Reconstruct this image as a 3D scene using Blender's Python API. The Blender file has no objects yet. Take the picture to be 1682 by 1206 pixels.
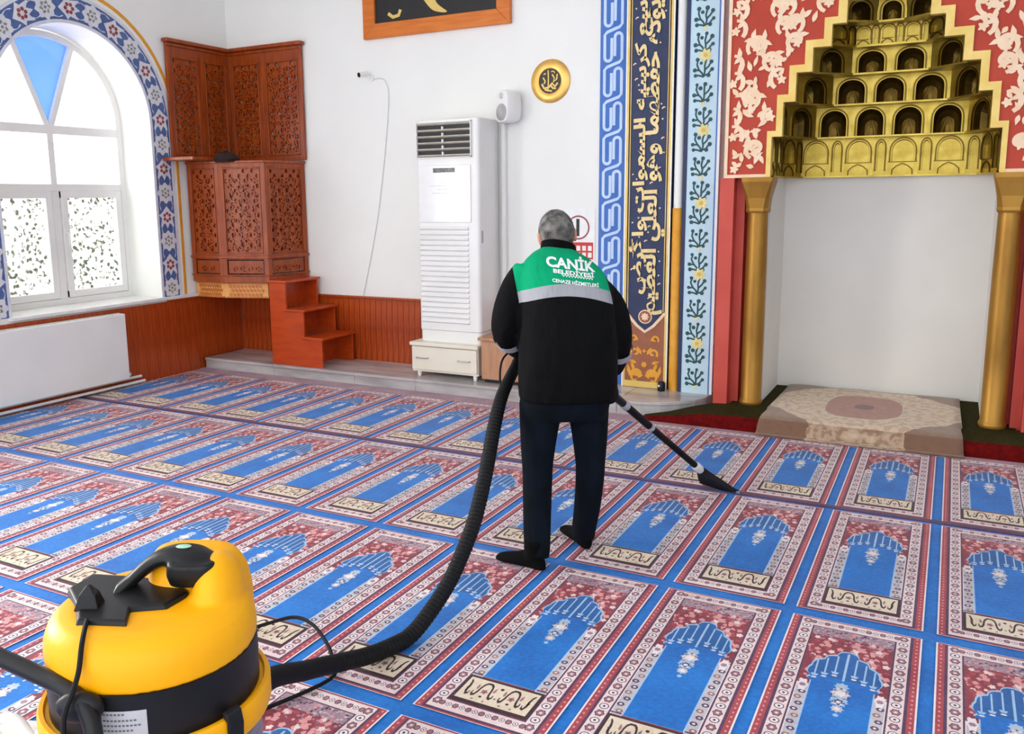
import bpy, math, random
from math import sin, cos, pi, sqrt, atan2
from mathutils import Vector, Matrix
from mathutils.bvhtree import BVHTree

SC = bpy.context.scene
COL = SC.collection

# ---------------------------------------------------------------- camera
camd = bpy.data.cameras.new('camera')
cam = bpy.data.objects.new('camera', camd)
COL.objects.link(cam)
camd.sensor_width = 36.0
camd.sensor_fit = 'HORIZONTAL'
camd.lens = 1435.2 * 36.0 / 1682.0
camd.shift_x = 59.98 / 1682.0
camd.shift_y = -39.14 / 1682.0
camd.clip_start = 0.05
camd.clip_end = 200
_R = ((0.87907279, 0.47653069, -0.01222821),
      (-0.06838649, 0.15145903, 0.98609505),
      (-0.47175662, 0.86601309, -0.16573177))
_m = Matrix.Identity(4)
for i in range(3):
    _m[i][0] = _R[0][i]
    _m[i][1] = _R[1][i]
    _m[i][2] = -_R[2][i]
_m.translation = Vector((-0.0267, -6.0422, 1.6369))
cam.matrix_world = _m
SC.camera = cam

# ---------------------------------------------------------------- world, light, exposure
SC.view_settings.view_transform = 'Standard'
SC.view_settings.look = 'None'
SC.view_settings.gamma = 1.0
SC.view_settings.use_curve_mapping = False
SC.view_settings.exposure = -0.04
world = bpy.data.worlds.new('world')
SC.world = world
world.use_nodes = True
_bg = world.node_tree.nodes['Background']
_bg.inputs[0].default_value = (0.97, 0.985, 1.0, 1)
_bg.inputs[1].default_value = 2.6


def area_light(name, loc, rot, sx, sy, power, color=(1, 1, 1)):
    l = bpy.data.lights.new(name, 'AREA')
    l.shape = 'RECTANGLE'
    l.size = sx
    l.size_y = sy
    l.energy = power
    l.color = color
    o = bpy.data.objects.new(name, l)
    o.location = loc
    o.rotation_euler = rot
    COL.objects.link(o)
    return o


# daylight lamp behind the arched window, and an added fill lamp further along
area_light('daylight_fill_lamp', (-7.1, -1.07, 1.9), (0, -pi / 2, 0), 2.3, 1.5, 30, (1.0, 0.98, 0.95))
area_light('daylight_fill_lamp', (-7.05, -4.9, 1.9), (0, -pi / 2, 0), 2.2, 1.4, 300, (1.0, 0.98, 0.95))  # added out of view to brighten the left of the floor


# ---------------------------------------------------------------- materials
def lin(c):
    return tuple(((x / 255.0) / 12.92 if x / 255.0 <= 0.04045 else ((x / 255.0 + 0.055) / 1.055) ** 2.4) for x in c)


def ramp2(nt, fac, c1, c2, lo=0.35, hi=0.65):
    r = nt.nodes.new('ShaderNodeValToRGB')
    r.color_ramp.elements[0].position = lo
    r.color_ramp.elements[1].position = hi
    r.color_ramp.elements[0].color = (*c1, 1)
    r.color_ramp.elements[1].color = (*c2, 1)
    nt.links.new(fac, r.inputs[0])
    return r.outputs[0]


MATS = {}


def mat(name, c1, c2=None, rough=0.5, metal=0.0, scale=12.0, detail=3.0, stretch=(1, 1, 1), bump=0.0, bscale=None,
        spec=0.5, sheen=0.0, coat=0.0, lo=0.35, hi=0.65, coords='Object', trans=0.0, alpha=1.0):
    if name in MATS:
        return MATS[name]
    m = bpy.data.materials.new(name)
    m.use_nodes = True
    nt = m.node_tree
    b = nt.nodes['Principled BSDF']
    if coords == 'World':
        g = nt.nodes.new('ShaderNodeNewGeometry')
        src = g.outputs['Position']
    else:
        tc = nt.nodes.new('ShaderNodeTexCoord')
        src = tc.outputs[coords]
    mp = nt.nodes.new('ShaderNodeMapping')
    mp.inputs['Scale'].default_value = stretch
    nt.links.new(src, mp.inputs[0])
    n = nt.nodes.new('ShaderNodeTexNoise')
    n.inputs['Scale'].default_value = scale
    n.inputs['Detail'].default_value = detail
    nt.links.new(mp.outputs[0], n.inputs['Vector'])
    if c2 is None:
        c2 = tuple(min(255, x * 1.06 + 3) for x in c1)
    col = ramp2(nt, n.outputs['Fac'], lin(c1), lin(c2), lo, hi)
    nt.links.new(col, b.inputs['Base Color'])
    b.inputs['Roughness'].default_value = rough
    b.inputs['Metallic'].default_value = metal
    b.inputs['Specular IOR Level'].default_value = spec
    b.inputs['Sheen Weight'].default_value = sheen
    b.inputs['Coat Weight'].default_value = coat
    b.inputs['Transmission Weight'].default_value = trans
    b.inputs['Alpha'].default_value = alpha
    if bump > 0:
        n2 = nt.nodes.new('ShaderNodeTexNoise')
        n2.inputs['Scale'].default_value = bscale or scale * 6
        n2.inputs['Detail'].default_value = 3
        nt.links.new(mp.outputs[0], n2.inputs['Vector'])
        bp = nt.nodes.new('ShaderNodeBump')
        bp.inputs['Strength'].default_value = bump
        bp.inputs['Distance'].default_value = 0.01
        nt.links.new(n2.outputs['Fac'], bp.inputs['Height'])
        nt.links.new(bp.outputs[0], b.inputs['Normal'])
    MATS[name] = m
    return m


WALL = mat('white_plaster', (240, 240, 235), (243, 243, 238), 0.75, scale=2.0, bump=0.03, bscale=60)
WHITEP = mat('white_plastic', (236, 235, 231), (241, 240, 237), 0.35, scale=3)
NICHEW = mat('niche_white_paint', (226, 223, 217), (231, 228, 222), 0.7, scale=2)
GREYP = mat('grey_plastic', (165, 165, 165), (180, 180, 180), 0.5)
BLACKP = mat('black_plastic', (17, 17, 19), (24, 24, 26), 0.42, scale=8, spec=.3)
BLACKR = mat('black_rubber', (7, 7, 9), (12, 12, 14), 0.6, scale=30, spec=.25)
STEEL = mat('brushed_steel', (150, 145, 155), (175, 170, 178), 0.3, metal=0.9, scale=4, stretch=(1, 1, 12))
YELLOW = mat('yellow_plastic', (250, 170, 0), (252, 178, 0), 0.45, scale=3, spec=.3)
WOOD = mat('red_brown_wood', (134, 50, 4), (166, 72, 8), 0.34, scale=5, detail=6, stretch=(6, 6, 0.6), coat=0.08)
STAIRW = mat('orange_brown_stair_wood', (176, 58, 8), (194, 72, 14), 0.34, scale=4, detail=6, stretch=(1, 6, 5), coat=0.08)
PLANKW = mat('varnished_plank_wood', (148, 50, 10), (182, 76, 20), 0.34, scale=6, detail=6, stretch=(8, 8, 0.5), coat=0.08)
OCHRE = mat('ochre_wood', (226, 150, 74), (238, 176, 102), 0.45, scale=8)
FRAMEW = mat('orange_frame_wood', (206, 106, 26), (222, 126, 42), 0.35, scale=5, detail=6, stretch=(0.7, 6, 6))
BOXW = mat('tan_laminate', (176, 126, 92), (190, 142, 108), 0.5, scale=5, detail=5, stretch=(6, 6, 1))
MARBLE = mat('grey_marble', (150, 144, 144), (206, 202, 200), 0.22, scale=3.0, detail=9, stretch=(0.6, 2.4, 2.4), lo=0.3, hi=0.7)
GOLD = mat('gold_leaf_paint', (166, 142, 58), (196, 172, 84), 0.36, metal=0.8, scale=9)
BRONZE = mat('dark_bronze', (84, 64, 18), (108, 84, 28), 0.35, metal=0.8, scale=9)  # darker brown tone for the cell hollows, arch mouldings and blind lines
GOLDP = mat('pale_gold_paint', (222, 188, 98), (234, 204, 122), 0.5, metal=0.25, scale=9)
GOLDC = mat('brown_gold_paint', (148, 104, 34), (172, 126, 48), 0.42, metal=0.55, scale=7, stretch=(1, 1, 0.3))
RED = mat('brick_red_paint', (178, 52, 26), (188, 60, 32), 0.6, scale=4)
REDB = mat('coral_red_paint', (196, 70, 58), (204, 80, 66), 0.6, scale=4)
CREAM = mat('cream_relief_paint', (240, 205, 168), (246, 218, 186), 0.6, scale=14)
NAVY = mat('navy_paint', (30, 42, 78), (36, 50, 90), 0.55, scale=6)
BLUEB = mat('cobalt_paint', (56, 106, 186), (64, 116, 196), 0.55, scale=5)
LBLUE = mat('ice_blue_paint', (190, 214, 244), (204, 224, 250), 0.55, scale=5)
SKYB = mat('pale_sky_paint', (186, 216, 230), (196, 224, 236), 0.55, scale=5)
DGREEN = mat('dark_green_paint', (22, 66, 72), (28, 82, 84), 0.55, scale=14)
LEMON = mat('lemon_paint', (222, 208, 130), (236, 222, 160), 0.55, scale=14)
ORANGE = mat('orange_paint', (222, 150, 30), (230, 164, 50), 0.55, scale=9)
TAN = mat('brown_red_paint', (146, 84, 56), (158, 96, 66), 0.55, scale=9)
TILEW = mat('glazed_white_tile', (214, 216, 224), (228, 228, 232), 0.3, scale=14)
TILEB = mat('glazed_blue_tile', (70, 96, 150), (84, 110, 162), 0.3, scale=14)
TILER = mat('glazed_red_tile', (140, 60, 66), (164, 84, 84), 0.3, scale=14)
TILEG = mat('glazed_grey_tile', (120, 124, 122), (160, 162, 150), 0.3, scale=30)
INK = mat('black_print', (18, 18, 20), (26, 26, 28), 0.5)
SIGNR = mat('sign_red', (206, 44, 40), (216, 54, 48), 0.5)
WHITET = mat('white_print', (236, 238, 236), (244, 246, 244), 0.5)


def carpet(name, c1, c2, scale=60, rough=0.62, big=0.0):
    """pile carpet: fine two-tone noise, soft sheen, bump"""
    if name in MATS:
        return MATS[name]
    m = bpy.data.materials.new(name)
    m.use_nodes = True
    nt = m.node_tree
    b = nt.nodes['Principled BSDF']
    g = nt.nodes.new('ShaderNodeNewGeometry')
    n = nt.nodes.new('ShaderNodeTexNoise')
    n.inputs['Scale'].default_value = scale
    n.inputs['Detail'].default_value = 4
    nt.links.new(g.outputs['Position'], n.inputs['Vector'])
    n3 = nt.nodes.new('ShaderNodeTexNoise')
    n3.inputs['Scale'].default_value = 5.0
    n3.inputs['Detail'].default_value = 4
    nt.links.new(g.outputs['Position'], n3.inputs['Vector'])
    mx = nt.nodes.new('ShaderNodeMath')
    mx.operation = 'MULTIPLY_ADD'
    mx.inputs[1].default_value = 0.55
    nt.links.new(n3.outputs['Fac'], mx.inputs[0])
    m2 = nt.nodes.new('ShaderNodeMath')
    m2.operation = 'MULTIPLY'
    m2.inputs[1].default_value = 0.45
    nt.links.new(n.outputs['Fac'], m2.inputs[0])
    nt.links.new(m2.outputs[0], mx.inputs[2])
    col = ramp2(nt, mx.outputs[0], lin(c1), lin(c2), 0.38, 0.62)
    nt.links.new(col, b.inputs['Base Color'])
    b.inputs['Roughness'].default_value = rough
    b.inputs['Specular IOR Level'].default_value = 0.32
    b.inputs['Sheen Weight'].default_value = 0.12
    b.inputs['Sheen Roughness'].default_value = 0.45
    bp = nt.nodes.new('ShaderNodeBump')
    bp.inputs['Strength'].default_value = 0.25
    bp.inputs['Distance'].default_value = 0.004
    n2 = nt.nodes.new('ShaderNodeTexNoise')
    n2.inputs['Scale'].default_value = 260
    nt.links.new(g.outputs['Position'], n2.inputs['Vector'])
    nt.links.new(n2.outputs['Fac'], bp.inputs['Height'])
    nt.links.new(bp.outputs[0], b.inputs['Normal'])
    MATS[name] = m
    return m


C_BLUE = carpet('blue_pile', (4, 96, 178), (16, 122, 208))
C_DBLUE = carpet('deep_blue_pile', (22, 86, 150), (34, 100, 172))
C_LINE = carpet('pale_blue_pile', (146, 186, 220), (170, 202, 228))
C_WHITE = carpet('ivory_pile', (230, 216, 218), (242, 232, 232))
C_CHAIN = carpet('rosy_ivory_pile', (224, 196, 194), (240, 220, 216))
C_CREAM = carpet('cream_pile', (216, 196, 170), (232, 216, 194))
C_RED = carpet('rose_red_pile', (156, 54, 66), (182, 78, 84))
C_ROSE = carpet('pink_pile', (214, 140, 142), (226, 160, 158))
C_MARO = carpet('maroon_pile', (122, 42, 58), (150, 64, 76))
C_PURP = carpet('plum_pile', (70, 44, 76), (92, 62, 94))
C_MAUVE = carpet('mauve_pile', (148, 116, 130), (178, 146, 156))
C_GREYP = carpet('grey_ivory_pile', (180, 176, 184), (204, 198, 202))
C_INK = carpet('brown_black_pile', (44, 26, 30), (66, 44, 44))
C_ROSYB = carpet('rosy_brown_pile', (142, 98, 104), (166, 122, 126))
C_GREEN = mat('dark_green_pile', (44, 42, 14), (58, 52, 20), .95, scale=30, spec=.1, bump=.2)
C_DRED = mat('dark_red_pile', (84, 8, 8), (104, 12, 12), .95, scale=30, spec=.1, bump=.2)


# ---------------------------------------------------------------- mesh builder
class MB:
    def __init__(s):
        s.v, s.f, s.m = [], [], []

    def add(s, vs, fs, mi=0):
        o = len(s.v)
        s.v.extend([tuple(p) for p in vs])
        for f in fs:
            s.f.append(tuple(i + o for i in f))
            s.m.append(mi)

    def box(s, x0, y0, z0, x1, y1, z1, mi=0):
        s.add([(x0, y0, z0), (x1, y0, z0), (x1, y1, z0), (x0, y1, z0), (x0, y0, z1), (x1, y0, z1), (x1, y1, z1), (x0, y1, z1)],
              [(0, 3, 2, 1), (4, 5, 6, 7), (0, 1, 5, 4), (1, 2, 6, 5), (2, 3, 7, 6), (3, 0, 4, 7)], mi)

    def prism(s, pts, d0, d1, axis='z', mi=0, P=None):
        n = len(pts)
        if P is None:
            P = {'x': lambda a, b, d: (d, a, b), 'y': lambda a, b, d: (a, d, b), 'z': lambda a, b, d: (a, b, d)}[axis]
        vs = [P(a, b, d0) for a, b in pts] + [P(a, b, d1) for a, b in pts]
        fs = [tuple(range(n))[::-1], tuple(range(n, 2 * n))]
        fs += [(i, (i + 1) % n, n + (i + 1) % n, n + i) for i in range(n)]
        s.add(vs, fs, mi)

    def flat(s, pts, P, h, mi=0):
        s.add([P(a, b, h) for a, b in pts], [tuple(range(len(pts)))], mi)

    def fan(s, pts, P, h, mi=0):
        n = len(pts)
        cx_, cy_ = sum(p[0] for p in pts) / n, sum(p[1] for p in pts) / n
        s.add([P(a, b, h) for a, b in pts] + [P(cx_, cy_, h)], [(i, (i + 1) % n, n) for i in range(n)], mi)

    def fanprism(s, pts, d0, d1, P, mi=0):
        n = len(pts)
        s.fan(pts, P, d1, mi)
        s.add([P(a, b, d0) for a, b in pts] + [P(a, b, d1) for a, b in pts], [(i, (i + 1) % n, n + (i + 1) % n, n + i) for i in range(n)], mi)

    def ribbon(s, path, w, P, h, mi=0, base=None):
        """flat strip of width w (number or list) along a 2d path; with base: raised strip"""
        n = len(path)
        L, Rr = [], []
        for i, (a, b) in enumerate(path):
            p0 = path[max(0, i - 1)]
            p1 = path[min(n - 1, i + 1)]
            dx, dy = p1[0] - p0[0], p1[1] - p0[1]
            l = sqrt(dx * dx + dy * dy) or 1e-9
            ww = (w[i] if isinstance(w, (list, tuple)) else w) / 2
            L.append((a - dy / l * ww, b + dx / l * ww))
            Rr.append((a + dy / l * ww, b - dx / l * ww))
        k_ = .0008 / n if base is not None else .00008 / n
        vs = [P(a, b, h + k_ * i) for i, (a, b) in enumerate(L)] + [P(a, b, h + k_ * i) for i, (a, b) in enumerate(Rr)]
        fs = [(i, n + i, n + i + 1, i + 1) for i in range(n - 1)]
        if base is not None:
            vs += [P(a, b, base) for a, b in L] + [P(a, b, base) for a, b in Rr]
            fs += [(2 * n + i, i, i + 1, 2 * n + i + 1) for i in range(n - 1)]
            fs += [(n + i, 3 * n + i, 3 * n + i + 1, n + i + 1) for i in range(n - 1)]
            fs += [(0, 2 * n, 3 * n, n), (n - 1, 2 * n - 1, 4 * n - 1, 3 * n - 1)]
        s.add(vs, fs, mi)

    def loft(s, rings, mi=0, cap=True, closed=True):
        n = len(rings[0])
        vs = [p for r in rings for p in r]
        fs = []
        for k in range(len(rings) - 1):
            for i in range(n if closed else n - 1):
                j = (i + 1) % n
                fs.append((k * n + i, k * n + j, (k + 1) * n + j, (k + 1) * n + i))
        if cap:
            fs.append(tuple(range(n))[::-1])
            fs.append(tuple((len(rings) - 1) * n + i for i in range(n)))
        s.add(vs, fs, mi)

    def tube(s, path, r, n=8, mi=0, cap=True):
        path = [Vector(p) for p in path]
        rings = []
        ref = Vector((0, 0, 1))
        t0 = (path[1] - path[0]).normalized()
        if abs(t0.dot(ref)) > 0.95:
            ref = Vector((1, 0, 0))
        u = (ref - t0 * ref.dot(t0)).normalized()
        for i, p in enumerate(path):
            t = (path[min(i + 1, len(path) - 1)] - path[max(i - 1, 0)]).normalized()
            u = (u - t * u.dot(t)).normalized()
            w = t.cross(u)
            rr = r[i] if isinstance(r, (list, tuple)) else r
            rings.append([p + (u * cos(2 * pi * k / n) + w * sin(2 * pi * k / n)) * rr for k in range(n)])
        s.loft(rings, mi, cap)

    def lathe(s, prof, c=(0, 0, 0), n=32, mi=0, axis='z', cap=True):
        rings = []
        for r, z in prof:
            ring = []
            for k in range(n):
                a = 2 * pi * k / n
                if axis == 'z':
                    ring.append((c[0] + r * cos(a), c[1] + r * sin(a), c[2] + z))
                elif axis == 'y':
                    ring.append((c[0] + r * cos(a), c[1] + z, c[2] + r * sin(a)))
                else:
                    ring.append((c[0] + z, c[1] + r * cos(a), c[2] + r * sin(a)))
            rings.append(ring)
        s.loft(rings, mi, cap)

    def ell(s, c, r, n=20, m=12, mi=0, rot=None):
        rings = []
        for j in range(m + 1):
            t = -pi / 2 + pi * (j + 0.001) / (m + 0.002)
            ring = []
            for k in range(n):
                a = 2 * pi * k / n
                p = Vector((r[0] * cos(t) * cos(a), r[1] * cos(t) * sin(a), r[2] * sin(t)))
                if rot is not None:
                    p = rot @ p
                ring.append(p + Vector(c))
            rings.append(ring)
        s.loft(rings, mi, True)

    def mesh(s, name, mats):
        me = bpy.data.meshes.new(name)
        me.from_pydata(s.v, [], s.f)
        for mm in (mats if isinstance(mats, (list, tuple)) else [mats]):
            me.materials.append(mm)
        if any(s.m):
            me.polygons.foreach_set('material_index', s.m)
        me.update()
        return me

    def build(s, name, mats, parent=None, smooth=False, bevel=0.0, loc=None, fixn=True):
        me = s.mesh(name, mats)
        if fixn:
            import bmesh
            bm = bmesh.new()
            bm.from_mesh(me)
            bmesh.ops.recalc_face_normals(bm, faces=bm.faces)
            bm.to_mesh(me)
            bm.free()
        o = bpy.data.objects.new(name, me)
        COL.objects.link(o)
        if smooth:
            smooth_mesh(me, smooth if isinstance(smooth, float) else 0.7)
        if parent is not None:
            o.parent = parent
        if loc is not None:
            o.location = loc
        if bevel > 0:
            b = o.modifiers.new('bevel', 'BEVEL')
            b.width = bevel
            b.segments = 2
            b.limit_method = 'ANGLE'
            b.angle_limit = 0.6
        return o


def smooth_mesh(me, angle=0.7):
    me.polygons.foreach_set('use_smooth', [True] * len(me.polygons))
    try:
        me.set_sharp_from_angle(angle=angle)
    except Exception:
        pass


def empty(name, loc=(0, 0, 0), rz=0.0):
    o = bpy.data.objects.new(name, None)
    o.empty_display_size = 0.1
    o.location = loc
    o.rotation_euler = (0, 0, rz)
    COL.objects.link(o)
    return o


def tag(o, label=None, cat=None, group=None, kind=None):
    if label:
        o['label'] = label
    if cat:
        o['category'] = cat
    if group:
        o['group'] = group
    if kind:
        o['kind'] = kind
    return o


def mesh_obj(name, me, mats, parent):
    me.materials.clear()
    for m in (mats if isinstance(mats, (list, tuple)) else [mats]):
        me.materials.append(m)
    o = bpy.data.objects.new(name, me)
    COL.objects.link(o)
    o.parent = parent
    return o


def inst(name, me, parent=None, loc=(0, 0, 0), rot=(0, 0, 0), scl=(1, 1, 1)):
    o = bpy.data.objects.new(name, me)
    COL.objects.link(o)
    o.parent = parent
    o.location = loc
    o.rotation_euler = rot
    o.scale = scl
    return o


def arc(cx, cy, r, a0, a1, n=10):
    return [(cx + r * cos(a0 + (a1 - a0) * i / n), cy + r * sin(a0 + (a1 - a0) * i / n)) for i in range(n + 1)]


def catmull(pts, n=8):
    pts = [Vector(p) for p in pts]
    out = []
    for i in range(len(pts) - 1):
        p0 = pts[max(i - 1, 0)]
        p1, p2 = pts[i], pts[i + 1]
        p3 = pts[min(i + 2, len(pts) - 1)]
        for k in range(n):
            t = k / n
            out.append(0.5 * ((2 * p1) + (p2 - p0) * t + (2 * p0 - 5 * p1 + 4 * p2 - p3) * t * t + (3 * p1 - p0 - 3 * p2 + p3) * t ** 3))
    out.append(pts[-1])
    return out


def circ(cx, cy, r, n=10, ry=None):
    ry = ry or r
    return [(cx + r * cos(2 * pi * k / n), cy + ry * sin(2 * pi * k / n)) for k in range(n)]


def flower(cx, cy, r, n=5, depth=0.35, a0=0.0, seg=4):
    pts = []
    N = n * seg
    for k in range(N):
        a = 2 * pi * k / N + a0
        rr = r * (1 - depth * 0.5 + depth * 0.5 * cos(n * (a - a0)))
        pts.append((cx + rr * cos(a), cy + rr * sin(a)))
    return pts


def leaf(x, y, ang, l, w):
    """pointed leaf polygon starting at x,y"""
    pts = []
    for t in (0, .25, .5, .75, 1):
        pts.append((t * l, w / 2 * sin(pi * min(1, t * 1.05)) * (1.15 - t * .5)))
    low = [(a, -b) for a, b in pts[1:-1]][::-1]
    c, s_ = cos(ang), sin(ang)
    return [(x + a * c - b * s_, y + a * s_ + b * c) for a, b in pts + low]


def spiral(x, y, ang, r, turns=1.1, n=16, side=1):
    """scroll that leaves (x,y) in direction ang and curls in"""
    pts = []
    px, py = x, y
    a = ang
    tot = turns * 2 * pi
    for i in range(n + 1):
        pts.append((px, py))
        t = i / n
        rad = r * (1 - 0.8 * t)
        da = tot / n
        px += rad * da * cos(a)
        py += rad * da * sin(a)
        a += da * side
    return pts


# ---- arabic letter shaping for the painted inscription
_AF = {'ا': (0xFE8D, 0xFE8E, 0, 0), 'أ': (0xFE83, 0xFE84, 0, 0), 'ب': (0xFE8F, 0xFE90, 0xFE91, 0xFE92), 'ت': (0xFE95, 0xFE96, 0xFE97, 0xFE98),
       'ح': (0xFEA1, 0xFEA2, 0xFEA3, 0xFEA4), 'د': (0xFEA9, 0xFEAA, 0, 0), 'ر': (0xFEAD, 0xFEAE, 0, 0), 'س': (0xFEB1, 0xFEB2, 0xFEB3, 0xFEB4),
       'ض': (0xFEBD, 0xFEBE, 0xFEBF, 0xFEC0), 'ظ': (0xFEC5, 0xFEC6, 0xFEC7, 0xFEC8), 'ع': (0xFEC9, 0xFECA, 0xFECB, 0xFECC),
       'ف': (0xFED1, 0xFED2, 0xFED3, 0xFED4), 'ك': (0xFED9, 0xFEDA, 0xFEDB, 0xFEDC), 'ل': (0xFEDD, 0xFEDE, 0xFEDF, 0xFEE0),
       'م': (0xFEE1, 0xFEE2, 0xFEE3, 0xFEE4), 'ه': (0xFEE9, 0xFEEA, 0xFEEB, 0xFEEC), 'و': (0xFEED, 0xFEEE, 0, 0), 'ؤ': (0xFE85, 0xFE86, 0, 0),
       'ي': (0xFEF1, 0xFEF2, 0xFEF3, 0xFEF4), 'لا': (0xFEFB, 0xFEFC, 0, 0), 'لأ': (0xFEF7, 0xFEF8, 0, 0)}


def arabic(t):
    out = []
    for w in t.split(' '):
        L, i = [], 0
        while i < len(w):
            if w[i] == 'ل' and i + 1 < len(w) and w[i + 1] in 'اأ':
                L.append(w[i:i + 2])
                i += 2
            else:
                L.append(w[i])
                i += 1
        s_, prev = '', False
        for k, c in enumerate(L):
            fm = _AF[c]
            nxt = k + 1 < len(L)
            dual = fm[2] != 0
            cp = fm[3] if (prev and dual and nxt) else fm[1] if prev else fm[2] if (dual and nxt) else fm[0]
            s_ += chr(cp)
            prev = dual and nxt
        out.append(s_)
    return ' '.join(out)[::-1]


def text_mesh(body, size=1.0, extrude=0.0, bold=0.0, res=3, align='LEFT'):
    c = bpy.data.curves.new('lettering', 'FONT')
    c.body = body
    c.size = size
    c.extrude = extrude
    c.offset = bold
    c.resolution_u = res
    c.align_x = align
    o = bpy.data.objects.new('lettering', c)
    COL.objects.link(o)
    dg = bpy.context.evaluated_depsgraph_get()
    dg.update()
    me = bpy.data.meshes.new_from_object(o.evaluated_get(dg))
    bpy.data.objects.remove(o)
    bpy.data.curves.remove(c)
    return me


def bounds(me):
    xs = [v.co.x for v in me.vertices]
    ys = [v.co.y for v in me.vertices]
    return min(xs), max(xs), min(ys), max(ys)


# ================================================================ the room
XL, YB, ZS = -6.45, 0.70, 0.105      # left wall, back wall, top of marble step
MX = -0.49                            # centre line of the prayer niche
D = 1.2883                            # length of a prayer-mat row
TOP = 4.6

# floor with the wall-to-wall carpet
b = MB()
b.box(XL - 0.5, -9.0, -0.10, 4.5, YB + 0.8, -0.004)
floor = tag(b.build('floor', C_BLUE), kind='structure')

# left wall with arched window opening
WY, WZ, WR = -1.075, 2.315, 0.745     # arch centre and radius
SILL = 0.745


def PX(x):
    return lambda a, c, h: (x + h, a, c)


b = MB()
arch_pts = arc(WY, WZ, WR, 0, pi, 28)
top_pts = [(WY + (p[0] - WY) * 1.0, TOP) for p in arch_pts]
TH = 0.40
for x in (XL, XL - TH):
    b.add([(x, 1.6, -0.1), (x, 1.6, TOP), (x, WY + WR, TOP), (x, WY + WR, -0.1)], [(0, 1, 2, 3)])
    b.add([(x, WY + WR, -0.1), (x, WY + WR, SILL), (x, WY - WR, SILL), (x, WY - WR, -0.1)], [(0, 1, 2, 3)])
    for i in range(len(arch_pts) - 1):
        a0, a1 = arch_pts[i], arch_pts[i + 1]
        b.add([(x, a0[0], a0[1]), (x, a1[0], a1[1]), (x, a1[0], TOP), (x, a0[0], TOP)], [(0, 1, 2, 3)])
    # solid pier, then the second tall window further along the wall
    y2a, y2b = -4.15, -5.65
    b.add([(x, WY - WR, -0.1), (x, WY - WR, TOP), (x, y2a, TOP), (x, y2a, -0.1)], [(0, 1, 2, 3)])
    b.add([(x, y2a, -0.1), (x, y2a, SILL), (x, y2b, SILL), (x, y2b, -0.1)], [(0, 1, 2, 3)])
    b.add([(x, y2a, 3.06), (x, y2a, TOP), (x, y2b, TOP), (x, y2b, 3.06)], [(0, 1, 2, 3)])
    b.add([(x, y2b, -0.1), (x, y2b, TOP), (x, -9.0, TOP), (x, -9.0, -0.1)], [(0, 1, 2, 3)])
outl = [(WY + WR, SILL)] + arch_pts + [(WY - WR, SILL)]
for i in range(len(outl)):
    a0, a1 = outl[i], outl[(i + 1) % len(outl)]
    b.add([(XL, *a0), (XL, *a1), (XL - TH, *a1), (XL - TH, *a0)], [(0, 1, 2, 3)])
o2 = [(y2a, SILL), (y2a, 3.06), (y2b, 3.06), (y2b, SILL)]
for i in range(4):
    a0, a1 = o2[i], o2[(i + 1) % 4]
    b.add([(XL, *a0), (XL, *a1), (XL - TH, *a1), (XL - TH, *a0)], [(0, 1, 2, 3)])
wall_left = tag(b.build('wall_left', WALL), kind='structure')

# back wall (with the deep opening of the prayer niche)
NXL, NXR, NYB = MX - 0.712, MX + 0.712, 1.24
b = MB()
b.box(XL - TH, YB, -0.1, NXL - 0.16, YB + 0.25, TOP)
b.box(NXR + 0.16, YB, -0.1, 4.5, YB + 0.25, TOP)
b.box(NXL - 0.16, YB, 3.25, NXR + 0.16, YB + 0.25, TOP)
wall_back = tag(b.build('wall_back', WALL), kind='structure')

# right-hand wall and ceiling close the hall; its rear stays open to the light
b = MB()
b.box(4.5, -9.0, -0.1, 4.75, YB + .25, TOP)
tag(b.build('wall_right', WALL), kind='structure')
b = MB()
b.box(XL - TH, -7.6, TOP, 4.75, YB + .25, TOP + .2)
tag(b.build('ceiling', WALL), kind='structure')

# ---------------------------------------------------------------- prayer mats
MW = 0.5


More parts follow.
